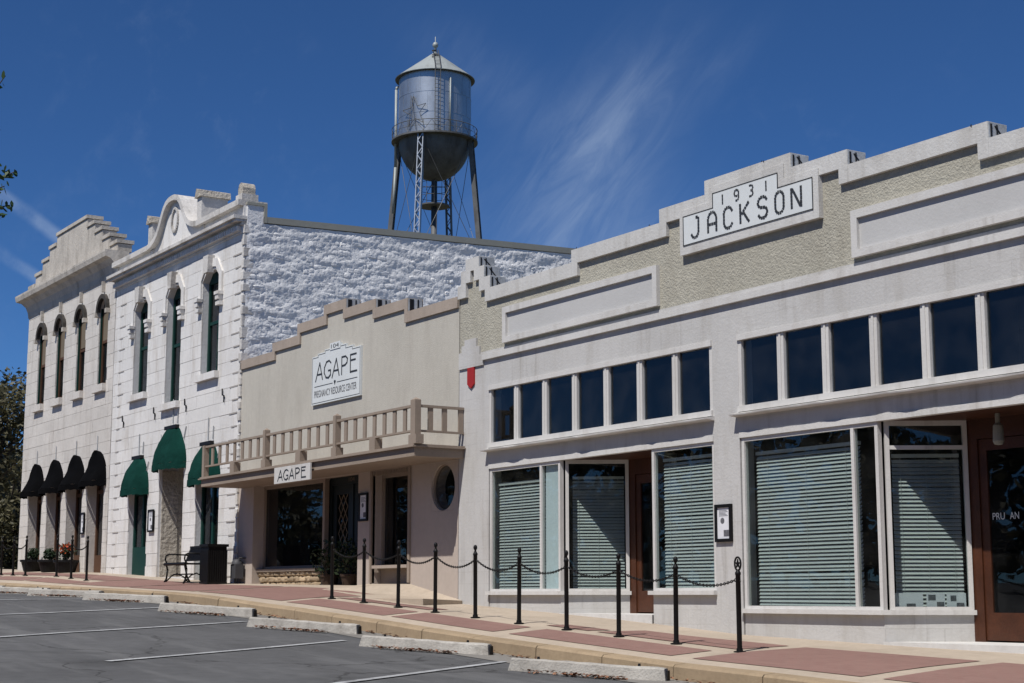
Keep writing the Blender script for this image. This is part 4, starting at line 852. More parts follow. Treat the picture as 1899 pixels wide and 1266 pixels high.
# parapet with ogee gable, moulded coping and posts
gc = -39.58
def ogee(t):                                             # half outline from centre outwards: dx 0..1.9
    return [(0, 10.32), (.2, 10.31), (.42, 10.25), (.6, 10.12), (.76, 9.92), (.9, 9.72), (1.06, 9.55), (1.25, 9.42), (1.5, 9.34), (1.75, 9.30)]
hp = ogee(0); up_ = [(gc - dx, z) for dx, z in reversed(hp)] + [(gc + dx, z) for dx, z in hp[1:]]
topl = [(WX0 + .02, 9.30)] + up_ + [(WX1 - .02, 9.30)]
MB().prism([(WX0 + .02, 8.94)] + [(x, z - .1) for x, z in topl] + [(WX1 - .02, 8.94)], -.06, .32).build('parapet', M['whitestone'], wb)
mb = MB(); nn = len(topl); vv = []
for k, (x, z) in enumerate(topl):
    d = Vector(topl[min(k + 1, nn - 1)]) - Vector(topl[max(k - 1, 0)]); d.normalize(); nr = Vector((-d.y, d.x))
    for o_, yy in ((-.10, -.20), (.04, -.20), (.04, .55), (-.10, .55)): vv.append((x + nr.x * o_, yy, z + nr.y * o_))
mb.add(vv, [(k * 4 + j, k * 4 + 4 + j, k * 4 + 4 + (j + 1) % 4, k * 4 + (j + 1) % 4) for k in range(nn - 1) for j in range(4)] + [(0, 1, 2, 3), tuple(range(nn * 4 - 1, nn * 4 - 5, -1))])
mb.build('gable_coping', M['weathered'], wb)
mb = MB(); n = 28                                        # wreath on the gable
for k in range(n):
    t = 2 * pi * k / n; mb.bar((gc + .20 * math.cos(t), -.085, 9.72 + .30 * math.sin(t)), (gc + .20 * math.cos(t + .2) * 1.08, -.085, 9.72 + .30 * math.sin(t + .2) * 1.08), .06, .05, up=(0, 1, 0))
mb.build('wreath', M['weathered'], wb)
for x in (-41.5, -38.0):
    pm = MB().box(x, x + .30, -.10, .60, 9.30, 9.96).build('parapet_post', M['weathered'], wb)
    MB().prism([(x - .05, 9.96), (x + .36, 9.96), (x + .33, 10.12), (x + .05, 10.20)], -.16, .66).build('cap', M['barestone'], pm)
pm = MB().box(WX1 - .42, WX1 - .04, -.10, .32, 9.30, 9.50).build('corner_post', M['weathered'], wb)
MB().prism([(WX1 - .38, 9.50), (WX1 - .08, 9.50), (WX1 - .08, 9.66), (WX1 - .13, 9.76), (WX1 - .23, 9.80), (WX1 - .33, 9.76), (WX1 - .38, 9.66)], -.06, .26).build('finial', M['barestone'], pm)
for xa in (WX0 + .02, -41.32, -37.75):
    MB().box(xa, xa + .22, -.10, -.05, 8.95, 9.19).build('pilaster_block', M['weathered'], wb)
# side wall of painted rubble, sun raking along it
def side_z(y): return 8.80 + .031 * (y - .47)
def lump(y, z):
    p = Vector((0, y * 2.2, z * 5.0)); q = Vector((3, y * 7, z * 13))
    return .026 * mnoise.noise(p) + .028 * (.5 - abs(mnoise.noise(q))) + .020 * (.4 - abs(mnoise.noise(Vector((9, y * 15, z * 24))))) + .012 * mnoise.noise(Vector((4, y * 26, z * 34))) + .035 * max(0, mnoise.noise(Vector((5, y * .6, z * .9)))) * mnoise.noise(Vector((1, y * 9, z * 12)))
ys_ = lin(.02, 11.5, .035); nz_ = 118; mb = MB(); vv = []
for y in ys_:
    for k in range(nz_): z = 4.7 + (side_z(y) - 4.7) * k / (nz_ - 1); vv.append((WX1 + .02 + lump(y, z) * min(1, y / .12), y, z))
mb.v = vv; mb.f = [(i * nz_ + j, (i + 1) * nz_ + j, (i + 1) * nz_ + j + 1, i * nz_ + j + 1) for i in range(len(ys_) - 1) for j in range(nz_ - 1)]
sw = mb.build('rubble_side_wall', M['rubble'], wb, smooth=True)
MB().box(WX1 - .45, WX1 - .03, .5, 11.5, -.5, 8.78).build('side_wall_core', M['whitejamb'], wb)
smesh = [stone_mesh(20 + s_, M['rubble']) for s_ in range(8)]
stones = []
z = 5.3
while z < 8.55:
    h = random.uniform(.09, .16); y = .05 + random.uniform(0, .2)
    while y < 10.2:
        w = random.uniform(.13, .38)
        if random.random() < .62 and z + h < side_z(y) - .06: stones.append((y + w / 2, z + h / 2 + random.uniform(-.03, .03), w * random.uniform(.8, .98), h * random.uniform(.7, .95), random.uniform(.02, .052)))
        y += w
    z += h
def seen(s_): y, z = s_[0], s_[1]; return z > 5.45 + .02 * y
vis = [s_ for s_ in stones if seen(s_)]
vis.sort(key=lambda s_: -s_[2] * s_[3] / (12 + s_[0]) ** 2)
def place(o, s_):
    y, z, w, h, d = s_; o.location = Vector((WX1 + .01 + lump(y, z) * .5, y, z)); o.scale = (w, d, h); o.rotation_euler = (random.uniform(-.08, .08), random.uniform(-.1, .1), pi / 2 + random.uniform(-.1, .1))
for s_ in vis[:300]:
    o = bpy.data.objects.new('stone', random.choice(smesh)); C.objects.link(o); place(o, s_); o.parent = sw; o.location -= wloc(sw)
bm = bmesh.new()
for s_ in vis[300:]:
    o = bpy.data.objects.new('tmp', random.choice(smesh)); place(o, s_); me = o.data.copy()
    from mathutils import Matrix
    me.transform(Matrix.LocRotScale(o.location, o.rotation_euler, o.scale)); bm.from_mesh(me); bpy.data.meshes.remove(me); bpy.data.objects.remove(o)
me = bpy.data.meshes.new('far_stones'); bm.to_mesh(me); bm.free(); me.materials.append(M['rubble']); me.polygons.foreach_set('use_smooth', [True] * len(me.polygons))
o = bpy.data.objects.new('smaller_stones', me); C.objects.link(o); o.parent = sw; o.location = -wloc(sw); o['kind'] = 'stuff'
fl = MB(); fl.add([(WX1 + x, y, side_z(y) + dz) for y in (.44, 11.6) for x, dz in ((-.5, .02), (.055, .02), (.06, .17), (-.5, .20))], [(0, 1, 2, 3), (7, 6, 5, 4), (0, 4, 5, 1), (1, 5, 6, 2), (2, 6, 7, 3), (3, 7, 4, 0)])
fl.build('parapet_flashing', M['tan'], wb)
MB().box(WX1 - .3, WX1 + .03, .02, .44, 8.6, 9.22).build('corner_pier', M['rubble'], wb)
MB().box(WX1 - .42, WX1 + .06, .0, .44, 9.22, 9.285).box(WX1 - .42, WX1 + .062, .44, .52, 8.82, 9.287).build('corner_flashing', M['tan'], wb)
MB().box(WX0 + .1, WX1 - .35, .5, 11.5, 8.5, 8.6).build('roof', M['roofing'], wb)
random.seed(5)
for k in range(30):                                       # rough broken corner stones left unpainted
    z = .4 + .28 * k; piece('corner_stone', 'weathered', wb, WX1 - random.uniform(.05, .14), WX1 + .015 + random.uniform(0, .02), -.045, random.uniform(.10, .3), z + .01, z + random.uniform(.16, .26))

# ---- cream limestone building at the far end
LX0, LX1 = -52.75, -44.20
lb = thing('limestone_building', 'two-storey cream limestone building with stepped parapet, deep cornice and black awnings', 'building', (-48.5, 0, .6))
LU = [(c - .40, c + .40, 5.98, 8.56) for c in (-51.12, -49.2, -47.2, -45.18)]
LD = [(-51.85, -50.45, -.3, 3.6), (-49.90, -48.50, -.3, 3.6), (-47.95, -46.50, -.3, 3.6), (-46.05, -44.60, -.3, 3.6)]
mb = MB(); cells(mb, LX0, LX1, -.3, 9.1, .0, .55, LU + LD); mb.build('front_wall', M['lime'], lb)
stone_front(lb, LX0, LX1, .40, 9.05, LU + LD, 'lime', .355, (.7, 1.4))
MB().box(LX0, LX0 + .5, .55, 12, -.3, 9.6).build('side_wall', M['lime'], lb)
MB().box(LX0 + .5, LX1, .55, 12, 9.2, 9.3).build('roof', M['roofing'], lb)
MB().box(LX0 + .5, LX1 - .02, 3.2, 3.3, -.2, 9.2).build('inner_wall', M['dark'], lb); MB().box(LX0 + .5, LX1 - .02, .55, 3.2, 4.6, 4.7).build('inner_floor', M['dark'], lb)
for a, b, z0, z1 in LU:
    c = (a + b) / 2; r = (b - a) / 2; sp = z1 - r - .02
    for sgn in (-1, 1):
        th = [pi / 2 + k * pi / 16 for k in range(9)]
        arc = [(c + sgn * -1 * r * math.cos(t) * -1 if False else c + sgn * r * math.cos(pi / 2 - (t - pi / 2)) , sp + r * math.sin(t)) for t in th]
        MB().prism([(c, z1 + .001)] + arc + [(c + sgn * r, z1 + .001)], -.031, .55).build('arch_stone', M['lime'], lb)
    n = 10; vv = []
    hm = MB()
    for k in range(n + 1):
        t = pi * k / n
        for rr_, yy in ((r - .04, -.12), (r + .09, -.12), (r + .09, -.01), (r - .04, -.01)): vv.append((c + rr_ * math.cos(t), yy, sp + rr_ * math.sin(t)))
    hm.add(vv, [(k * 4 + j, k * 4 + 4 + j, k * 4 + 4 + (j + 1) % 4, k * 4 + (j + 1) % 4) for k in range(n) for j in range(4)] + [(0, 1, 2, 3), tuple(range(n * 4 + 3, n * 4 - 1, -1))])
    hm.build('arch_hood', M['archshade'], lb)  # dark colour carries the shade of the arch recess
    for s_ in (-1, 1): MB().box(c + s_ * (r + .08) - .065, c + s_ * (r + .08) + .065, -.15, -.02, sp - .13, sp).build('hood_stop', M['limedark'], lb)
    MB().prism([(c - .03, z1 + .12), (c + .03, z1 + .12), (c + .04, z1 + .44), (c - .04, z1 + .44)], -.12, -.02).build('keystone', M['limedark'], lb)
    MB().box(a - .12, b + .02, -.14, .2, z0 - .21, z0).build('sill', M['lime'], lb)
    yy = .08; f_ = MB(); f_.box(a, a + .06, yy, yy + .08, z0, z1); f_.box(b - .06, b, yy, yy + .08, z0, z1); f_.box(a + .06, b - .06, yy, yy + .08, z0, z0 + .08); f_.box(a + .06, b - .06, yy, yy + .08, 7.22, 7.30)
    win = f_.build('sash_window', M['brownframe'], lb); MB().box(a + .06, b - .06, yy, yy + .08, z1 - .45, z1).build('arch_panel', M['archshade'], win); MB().box(a + .06, b - .06, yy + .04, yy + .046, z0 + .08, z1 - .2).build('pane', M['glassdark'], win)
    MB().box(a + .06, b - .06, yy + .012, yy + .018, 7.26 + random.uniform(-.2, .1), z1 - .45).build('shade', M['shade'], win)
    MB().box(a - .0, a + .02, .02, .075, z0, z1 - .3).build('jamb_lining', M['greenpaint'], win)
for a, b, z0, z1 in LD:
    zf_ = S((a + b) / 2, 0); yy = .26; f_ = MB(); f_.box(a, a + .09, yy, yy + .08, zf_, z1); f_.box(b - .09, b, yy, yy + .08, zf_, z1); f_.box(a + .09, b - .09, yy, yy + .08, zf_, zf_ + .5); f_.box(a + .09, b - .09, yy, yy + .08, 2.9, 3.0)
    d_ = f_.build('door', M['brownframe'], lb); MB().box(a + .09, b - .09, yy + .04, yy + .046, zf_ + .5, z1).build('pane', M['glassdark'], d_)
    MB().box(b - .26, b - .22, yy - .03, yy, zf_ + .85, zf_ + 1.15).build('handle', M['iron'], d_)
# cornice (cove) and stepped parapet
cv = MB(); prof_ = [(.3, 9.00), (-.04, 9.00), (-.06, 9.18), (-.12, 9.36), (-.24, 9.50), (-.38, 9.55), (-.41, 9.68), (-.41, 9.74), (.3, 9.74)]
n = len(prof_); cv.add([(x, y, z) for x, s_ in ((LX0 + .0, -1), (LX1 + .06, 1)) for y, z in prof_], [tuple(range(n)), tuple(range(2 * n - 1, n - 1, -1))] + [(i, i + n, (i + 1) % n + n, (i + 1) % n) for i in range(n)])
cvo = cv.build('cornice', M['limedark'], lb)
cv = MB(); cv.add([(x, y, z) for y, z, x in [(yy, zz, LX0 + min(0, yy) * .9) for yy, zz in prof_]] + [(LX0 - .001, yy, zz) for yy, zz in prof_], [tuple(range(n)), tuple(range(2 * n - 1, n - 1, -1))] + [(i, i + n, (i + 1) % n + n, (i + 1) % n) for i in range(n)])
cv.build('cornice_return', M['limedark'], cvo)
lc = -48.55; hs = [(0, 1.5, 11.36), (1.5, 2.22, 11.06), (2.22, 2.94, 10.74), (2.94, 3.66, 10.40), (3.66, 4.33, 10.08)]
ls = [(lc - b, lc - a, z) for a, b, z in reversed(hs[1:])] + [(lc - 1.5, lc + 1.5, 11.36)] + [(lc + a, lc + b, z) for a, b, z in hs[1:]]
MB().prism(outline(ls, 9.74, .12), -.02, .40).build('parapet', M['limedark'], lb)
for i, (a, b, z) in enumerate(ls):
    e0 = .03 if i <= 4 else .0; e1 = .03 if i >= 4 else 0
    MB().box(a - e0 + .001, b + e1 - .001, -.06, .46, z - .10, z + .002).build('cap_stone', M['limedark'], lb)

# awnings
def awning(name, label, c, w, ztop, zbot, P, m, flare, group, rods):
    t = thing(name, label, 'awning', (c, 0, zbot), group); mb = MB(); nz2, nx = 14, 12; vv = []
    for k in range(nz2 + 1):
        s_ = k / nz2
        if flare: hw = w / 2 * (math.sqrt(max(0, 1 - (1 - min(1, s_ * 1.12)) ** 2)) * .98 + .02); p = P * (.22 + .25 * s_ + .53 * max(0, (s_ - .45) / .55) ** 1.4)
        else: hw = w / 2 * (.42 + .58 * math.sin(s_ * pi / 2) ** .85); p = P * (.25 + .75 * math.sin(s_ * pi / 2))
        z = ztop + (zbot - ztop) * s_
        for j in range(nx + 1):
            u = -1 + 2 * j / nx; uu = math.copysign(abs(u) ** .55, u); prof__ = (1 - abs(uu) ** (3 if flare else 5))
            wr = .018 * mnoise.noise((c * 3 + uu * 2.2, s_ * 5, 4)) + .012 * math.sin(j * 1.57) * (1 - s_ * .5)
            vv.append((c + hw * uu, -.012 - max(0, (p + wr) * prof__), z + .012 * math.sin(j * 2.1 + k)))
    mb.add(vv, [(k * (nx + 1) + j, k * (nx + 1) + j + 1, (k + 1) * (nx + 1) + j + 1, (k + 1) * (nx + 1) + j) for k in range(nz2) for j in range(nx)])
    mb.build('cover', m, t, smooth=True)
    va = MB(); vv = []                                     # hanging valance
    for j in range(nx * 2 + 1):
        u = -1 + 2 * j / (nx * 2); uu = math.copysign(abs(u) ** .55, u); y = -.02 - P * (1 - abs(uu) ** (3 if flare else 5))
        vv += [(c + w / 2 * uu, y, zbot - .001), (c + w / 2 * uu, y - .006, zbot - .16 + .012 * math.sin(j * 1.7))]
    va.add(vv, [(2 * j, 2 * j + 1, 2 * j + 3, 2 * j + 2) for j in range(nx * 2)]); va.build('valance', m, t, smooth=True)
    if not flare:
        MB().box(c - w * .21, c + w * .21, -.012 - P * .3, -.001, ztop - .02, ztop + .07).build('top_flap', M['tar'], t)
    for (dx, dz, L, lean) in rods:
        MB().tube((c + dx, -.04, zbot + dz), (c + dx + lean, -.04, zbot + dz + L), .013, n=5).build('stay_rod', M['sheet'], t)
    return t
rods = [(0, .95, .55, .0), (.3, .95, .32, .03), (-.55, .5, .28, -.10), (.62, .45, .26, .14)]
rodc = [(0, 1.05, .62, .0), (.32, 1.02, .42, .03), (-.7, .55, .28, -.12), (.78, .6, .3, .14)]
awning('green_awning', 'dark green dome awning over the door nearest the limestone building', -41.80, 1.62, 3.62, 2.78, .36, M['greencanvas'], False, 'green awnings on the white building', rods)
awning('green_awning', 'highest green dome awning, over the deep middle doorway', -39.36, 1.92, 4.22, 3.30, .36, M['greencanvas'], False, 'green awnings on the white building', rodc)
awning('green_awning', 'green dome awning partly hidden behind the brown canopy balustrade', -36.98, 1.62, 3.62, 2.78, .36, M['greencanvas'], False, 'green awnings on the white building', rods)
for k, (a, b, z0, z1) in enumerate(LD):
    awning('black_awning', 'flared black awning, %s from the left end of the limestone front' % ('first', 'second', 'third', 'fourth')[k], (a + b) / 2 + .02, b - a + .34, 4.10, 3.2, .42, M['blackcanvas'], True, 'black awnings on the limestone building', [(.05, .9, .42, 0)])
notice(-40.87, 1.63, .40, .58, -.04, 'black-framed notice between the green door and the bare stone alcove')
notice(-46.42, 1.75, .32, .62, -.04, 'black-framed notice on the limestone pier between black doorways')
for k, x in enumerate((-43.14, -40.72, -38.52, -36.09)):
    o = MB().bar((x - .06, -.05, 4.90), (x - .05, -.05, 4.74), .025, .02).bar((x - .05, -.05, 4.745), (x + .06, -.05, 4.72), .025, .02).bar((x + .06, -.05, 4.73), (x + .05, -.05, 4.56), .025, .02).bar((x, -.05, 4.73), (x, -.03, 4.73), .02, .02).build('wall_anchor', M['iron'])
    tag(o, 'small dark Z-shaped iron wall anchor, %s from the left on the white front' % ('first', 'second', 'third', 'fourth')[k], 'anchor', 'iron anchors on the white front')

# ================================================================== water tower
TX, TY = -101.5, 43.3
wt = thing('water_tower', 'silver water tower with conical roof and lattice legs behind the white building', 'water tower', (TX, TY, -1))
def polar(r, a, z): return (TX + r * math.cos(a), TY + r * math.sin(a), z)
toc = math.atan2(-15 - TY, 0 - TX)                         # towards the street
tank = MB().lathe([(2.70, 33.5), (2.70, 38.15)], TX, TY, 64).build('tank_shell', M['steel'], wt, smooth=True)
for z in (35.0, 36.55):
    MB().lathe([(2.702, z), (2.715, z), (2.715, z + .05), (2.702, z + .05)], TX, TY, 64).build('plate_seam', M['steel'], tank, smooth=False)
for row, z in enumerate((33.55, 35.05, 36.6)):
    for k in range(9):
        a = toc + (k - 4 + .5 * (row % 2)) * .42; p = polar(2.705, a, z); q = polar(2.705, a, z + 1.45)
        MB().bar(p, q, .05, .012, up=(math.cos(a), math.sin(a), 0)).build('plate_lap', M['steel'], tank)
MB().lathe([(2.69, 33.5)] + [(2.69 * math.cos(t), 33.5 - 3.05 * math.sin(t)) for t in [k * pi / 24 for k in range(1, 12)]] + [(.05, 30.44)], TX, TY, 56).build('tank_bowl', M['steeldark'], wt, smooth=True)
MB().lathe([(2.98, 38.12), (3.0, 38.16), (.18, 40.3), (0.01, 40.36)], TX, TY, 48).build('conical_roof', M['steelroof'], wt)
MB().lathe([(2.72, 38.15), (2.98, 38.12)], TX, TY, 48).build('eave_soffit', M['steeldark'], wt)
MB().lathe([(.10, 40.3), (.10, 40.75), (.2, 40.82), (.22, 41.0), (.14, 41.14), (.03, 41.18), (.03, 41.6), (.001, 41.62)], TX, TY, 12).build('finial', M['steelroof'], wt, smooth=True)
bc = MB().lathe([(2.7, 33.30), (3.22, 33.30), (3.22, 33.42), (2.7, 33.42)], TX, TY, 48).build('balcony', M['steeldark'], wt)
rl = MB(); n = 48
for zz in (34.28, 33.85):
    for k in range(n): rl.tube(polar(3.18, 2 * pi * k / n, zz), polar(3.18, 2 * pi * (k + 1) / n, zz), .028 if zz > 34 else .016, n=4)
for k in range(16):
    a = 2 * pi * k / 16; rl.tube(polar(3.18, a, 33.42), polar(3.18, a, 34.28), .022, n=4); b = a + pi / 16
    rl.tube(polar(3.18, a, 33.42), polar(3.18, b, 34.26), .014, n=4); rl.tube(polar(3.18, b, 34.26), polar(3.18, a + pi / 8, 33.42), .014, n=4)
rl.build('railing', M['steeldark'], bc)
# ladder on the near side, overflow pipe on the left
la = toc + .07
def lad(mb, r0, z0, r1, z1, a, w=.2, step=.3):
    tx, ty = -math.sin(a), math.cos(a)
    P = lambda s_, r, z: (TX + r * math.cos(a) + tx * s_, TY + r * math.sin(a) + ty * s_, z)
    for s_ in (-w, w): mb.tube(P(s_, r0, z0), P(s_, r1, z1), .03, n=4)
    n = int(math.hypot(r1 - r0, z1 - z0) / step)
    for k in range(n): f = (k + .5) / n; mb.tube(P(-w, r0 + (r1 - r0) * f, z0 + (z1 - z0) * f), P(w, r0 + (r1 - r0) * f, z0 + (z1 - z0) * f), .018, n=4)
    return mb
lad(MB(), 2.98, 33.42, 2.98, 38.4, la).build('ladder', M['steeldark'], wt); lad(MB(), 3.0, 38.35, .35, 40.45, la).build('roof_ladder', M['steeldark'], wt)
lc_ = MB()
for zz in (39.2, 39.9, 40.4): lc_.bar(polar(.4, la, zz), polar(1.1, la - .25, zz - .25), .12, .12)
lc_.lathe([(.3, 39.6), (.32, 40.0), (.05, 40.05)], TX + .5 * math.cos(la), TY + .5 * math.sin(la), 10); lc_.build('roof_hatch', M['steeldark'], wt)
pa = toc - pi / 2 - .1
MB().path([polar(2.86, pa, 37.7), polar(2.92, pa, 37.5), polar(2.92, pa, 31.5), polar(3.05, pa, 28)], .10, 10).tube(polar(2.6, pa, 37.75), polar(2.88, pa, 37.68), .1).build('overflow_pipe', M['steelroof'], wt, smooth=True)
MB().path([polar(2.78, toc + .42, 37.6), polar(2.78, toc + .42, 33.5)], .055, 8).build('level_pipe', M['steelroof'], wt, smooth=True)
# wire star frame left of the ladder
st = MB(); sa = toc - .55; tx, ty = -math.sin(sa), math.cos(sa)
pt = lambda r, t: (TX + 2.82 * math.cos(sa) + tx * r * math.cos(t), TY + 2.82 * math.sin(sa) + ty * r * math.cos(t), 35.0 + r * math.sin(t) * 1.15)
pts = [pt(1.05 if k % 2 == 0 else .42, pi / 2 + k * pi / 5 + .12) for k in range(11)]
st.path(pts, .025, 4); st.path([polar(2.82, sa - .18, 33.4), polar(2.82, sa - .12, 36.3), polar(2.82, sa + .06, 33.4)], .02, 4)
st.build('star_frame', M['steeldark'], wt)
# legs: two channels with lacing, rods and riser
for k in range(4):
    a = toc + math.radians(-20) * -1 * -1 + k * pi / 2 if False else toc - math.radians(20) + k * pi / 2
    rT, zT, zB = 2.84, 33.3, -1.0; rB = rT + .09 * (zT - zB)
    tx, ty = -math.sin(a), math.cos(a); P = lambda s_, f: Vector((TX + (rT + (rB - rT) * f) * math.cos(a) + tx * s_, TY + (rT + (rB - rT) * f) * math.sin(a) + ty * s_, zT + (zB - zT) * f))
    w = .19; mb = MB()
    for s_ in (-w, w): mb.bar(P(s_, 0), P(s_, 1), .06, .34, up=(math.cos(a), math.sin(a), 0))
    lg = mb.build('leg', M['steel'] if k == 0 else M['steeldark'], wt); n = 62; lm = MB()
    for i in range(n):
        f0, f1 = i / n, (i + 1) / n; s_ = w if i % 2 else -w
        for off in (.17, -.17):
            o_ = Vector((math.cos(a) * off, math.sin(a) * off, 0)); lm.bar(P(-s_, f0) + o_, P(s_, f1) + o_, .055, .02, up=(math.cos(a), math.sin(a), 0))
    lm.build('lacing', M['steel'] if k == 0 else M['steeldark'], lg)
    b = a + pi / 2; zs_ = [33.2, 24.0, 12.0, 0.0]
    for z0, z1 in zip(zs_[:-1], zs_[1:]):
        r0, r1 = rT + .09 * (zT - z0), rT + .09 * (zT - z1)
        MB().tube(polar(r0, a, z0), polar(r1, b, z1), .022, n=4).tube(polar(r1, a, z1), polar(r0, b, z0), .022, n=4).build('brace_rod', M['steeldark'], wt)
        MB().bar(polar(r1, a, z1), polar(r1, b, z1), .12, .16).build('strut', M['steeldark'], wt)
MB().tube((TX, TY, 30.5), (TX, TY, -1), .22, n=14).build('riser_pipe', M['steeldark'], wt, smooth=True)
pf = MB().lathe([(.22, 28.45), (1.15, 28.45), (1.15, 28.55), (.22, 28.55)], TX, TY, 20).build('valve_platform', M['steeldark'], wt)
rl = MB()
for k in range(12):
    a = 2 * pi * k / 12; rl.tube(polar(1.12, a, 28.55), polar(1.12, a, 30.2), .02, n=4)
    for zz in (29.2, 29.75, 30.2): rl.tube(polar(1.12, a, zz), polar(1.12, a + pi / 6, zz), .02, n=4)
rl.build('platform_railing', M['steeldark'], pf)

# ================================================================== street furniture
def bollard(x, y, z, label, ring=False):
    t = thing('bollard', label, 'bollard', (x, y, z - .005), 'black chain bollards along the sidewalk')
    h = .98 if ring else 1.0
    MB().lathe([(.0, 0), (.075, 0), (.075, .012), (.04, .02), (.038, .05)], x, y, 12).build('base_plate', M['iron'], t)
    MB().lathe([(.031, .02), (.031, h - .06), (.036, h - .055), (.036, h - .03), (.028, h - .02), (.02, h)], x, y, 14).build('shaft', M['iron'], t, smooth=True)
    if ring:
        n = 20; mb = MB(); rc = h + .075
        mb.path([(x + .055 * math.cos(2 * pi * k / n) , y, rc + .08 * math.sin(2 * pi * k / n)) for k in range(n + 1)], .012, 6)
        sp = [(x + (.045 if k % 2 == 0 else .018) * math.cos(pi / 2 + k * pi / 5), rc + (.06 if k % 2 == 0 else .024) * math.sin(pi / 2 + k * pi / 5)) for k in range(10)]
        mb.prism(sp, y - .008, y + .008); mb.build('star_finial', M['iron'], t)
    else: MB().lathe([(.001, h - .005), (.018, h), (.014, h + .02), (.025, h + .035), (.031, h + .06), (.026, h + .085), (.012, h + .1), (.001, h + .102)], x, y, 14).build('ball_finial', M['iron'], t, smooth=True)
    for c_ in t.children: c_.location = (-x, -y, 0)
    mb = MB().path([(.05 * s_ * math.cos(k * pi / 4), 0, h - .14 + .022 * math.sin(k * pi / 4)) for s_ in (-1, 1) for k in range(5)], .006, 4)
    e = mb.build('chain_eye', M['iron']); e.parent = t; e.location = (0, 0, 0)
    return t
bx = [-15.18 - 1.2205 * k for k in range(10)]
nm = ['second', 'third', 'fourth', 'fifth', 'sixth', 'seventh', 'eighth', 'ninth', 'tenth']
bz = []
for k, x in enumerate(bx):
    z = S(x, -2.0); bz.append(z)
    lab = 'black bollard with ring and star finial at the near end of the chain' if k == 0 else 'black ball-topped bollard, %s from the star-topped end of the chain' % nm[k - 1]
    b = bollard(x, -2.0, z, lab, k == 0)
    b.rotation_euler = (random.uniform(-.008, .008), random.uniform(-.012, .012), 0)
def chain(p, q, sag, label, grp='chains between the bollards'):
    p = Vector(p); q = Vector(q); n = 34; mb = MB()
    P = lambda f: p.lerp(q, f) - Vector((0, 0, sag * 4 * f * (1 - f)))
    for i in range(n):
        a, b = P(i / n), P((i + 1) / n); d = (b - a); m_ = (a + b) / 2; L = d.length * .78; e = d.normalized(); s_ = Vector((0, 1, 0)) if i % 2 else e.cross(Vector((0, 1, 0))).normalized()
        ring = [m_ + e * L * math.cos(2 * pi * k / 8) * (.9) + s_ * .015 * math.sin(2 * pi * k / 8) for k in range(8)]
        for k in range(8): mb.tube(ring[k], ring[(k + 1) % 8], .0055, n=4)
    o = mb.build('chain', M['iron']); tag(o, label, 'chain', grp); return o
for k in range(9):
    p = (bx[k] - .04, -2.0, bz[k] + .86); q = (bx[k + 1] + .04, -2.0, bz[k + 1] + .86)
    chain(p, q, .11 + random.uniform(-.012, .02), 'sagging black chain, %s span counted from the star-topped bollard' % ['first', 'second', 'third', 'fourth', 'fifth', 'sixth', 'seventh', 'eighth', 'ninth'][k])
fx = [-39.76, -40.98, -42.2, -45.0, -46.2, -47.4, -48.6]; far_l = ['nearest', 'second nearest', 'third nearest', 'fourth nearest', 'fifth nearest', 'sixth nearest', 'farthest']
for k, x in enumerate(fx): bollard(x, -2.0, S(x, -2.0), 'slim black bollard before the limestone building, %s to the camera of its row' % far_l[k])
for k in range(6):
    if k == 2: continue
    chain((fx[k] - .04, -2, S(fx[k], -2) + .86), (fx[k + 1] + .04, -2, S(fx[k + 1], -2) + .86), .12, 'thin black chain before the limestone building, %s to the camera of its row' % far_l[k], 'far chains')
# bench
bxl, bxr, byf, byb = -36.75, -35.42, -1.12, -.55; zg = S(-36.1, -.85)
be = thing('park_bench', 'black metal park bench with curved arms before the white stone building', 'bench', (-36.1, -.85, zg))
for x in (bxl + .06, bxr - .06):
    lg = MB()
    zs = zg + .43
    lg.path([(x, byf - .02, S(x, byf) + .005), (x, byf + .03, zg + .1), (x, byf + .05, zg + .3), (x, byf + .02, zs)], .022, 6)
    lg.path([(x, byb + .04, S(x, byb)), (x, byb - .03, zg + .15), (x, byb - .10, zs), (x, byb - .02, zg + .62), (x, byb + .06, zg + .84)], .022, 6)
    lg.path([(x, byf + .02, zg + .03), (x, byf + .16, zg + .17), (x, (byf + byb) / 2, zg + .22), (x, byb - .12, zg + .15), (x, byb, zg + .03)], .016, 6)
    lg.path([(x, byf + .0, zs), (x, byb - .1, zs)], .022, 6)
    lg.path([(x, byf + .05, zs), (x, byf - .01, zs + .1), (x, byf + .0, zs + .2), (x, byf + .08, zs + .24), (x, byb - .1, zs + .23), (x, byb - .03, zs + .22)], .02, 6)
    lg.build('end_frame', M['iron'], be, smooth=True)
MB().tube((bxl + .06, byf + .2, zg + .2), (bxr - .06, byf + .2, zg + .2), .015).build('stretcher', M['iron'], be)
seat = MB(); seat.box(bxl, bxr, byf, byf + .05, zg + .42, zg + .46); seat.box(bxl, bxr, byb - .12, byb - .08, zg + .43, zg + .46); seat.tube((bxl, byf - .005, zg + .435), (bxr, byf - .005, zg + .435), .035); so_ = seat.build('seat', M['iron'], be)
for k in range(7): y = byf + .055 + k * .055; piece('seat_slat', 'iron', so_, bxl + .02, bxr - .02, y, y + .045, zg + .438, zg + .452)
bk = MB(); bk.bar((bxl + .02, byb + .06, zg + .84), (bxr - .02, byb + .06, zg + .84), .05, .05); bk.bar((bxl + .02, byb - .06, zg + .53), (bxr - .02, byb - .06, zg + .53), .04, .04)
bo = bk.build('backrest', M['iron'], be); n = 44
for k in range(n):
    x = bxl + .05 + (bxr - bxl - .1) * k / (n - 1); MB().bar((x, byb - .058, zg + .54), (x, byb + .055, zg + .83), .014, .012).build('back_bar', M['iron'], bo)
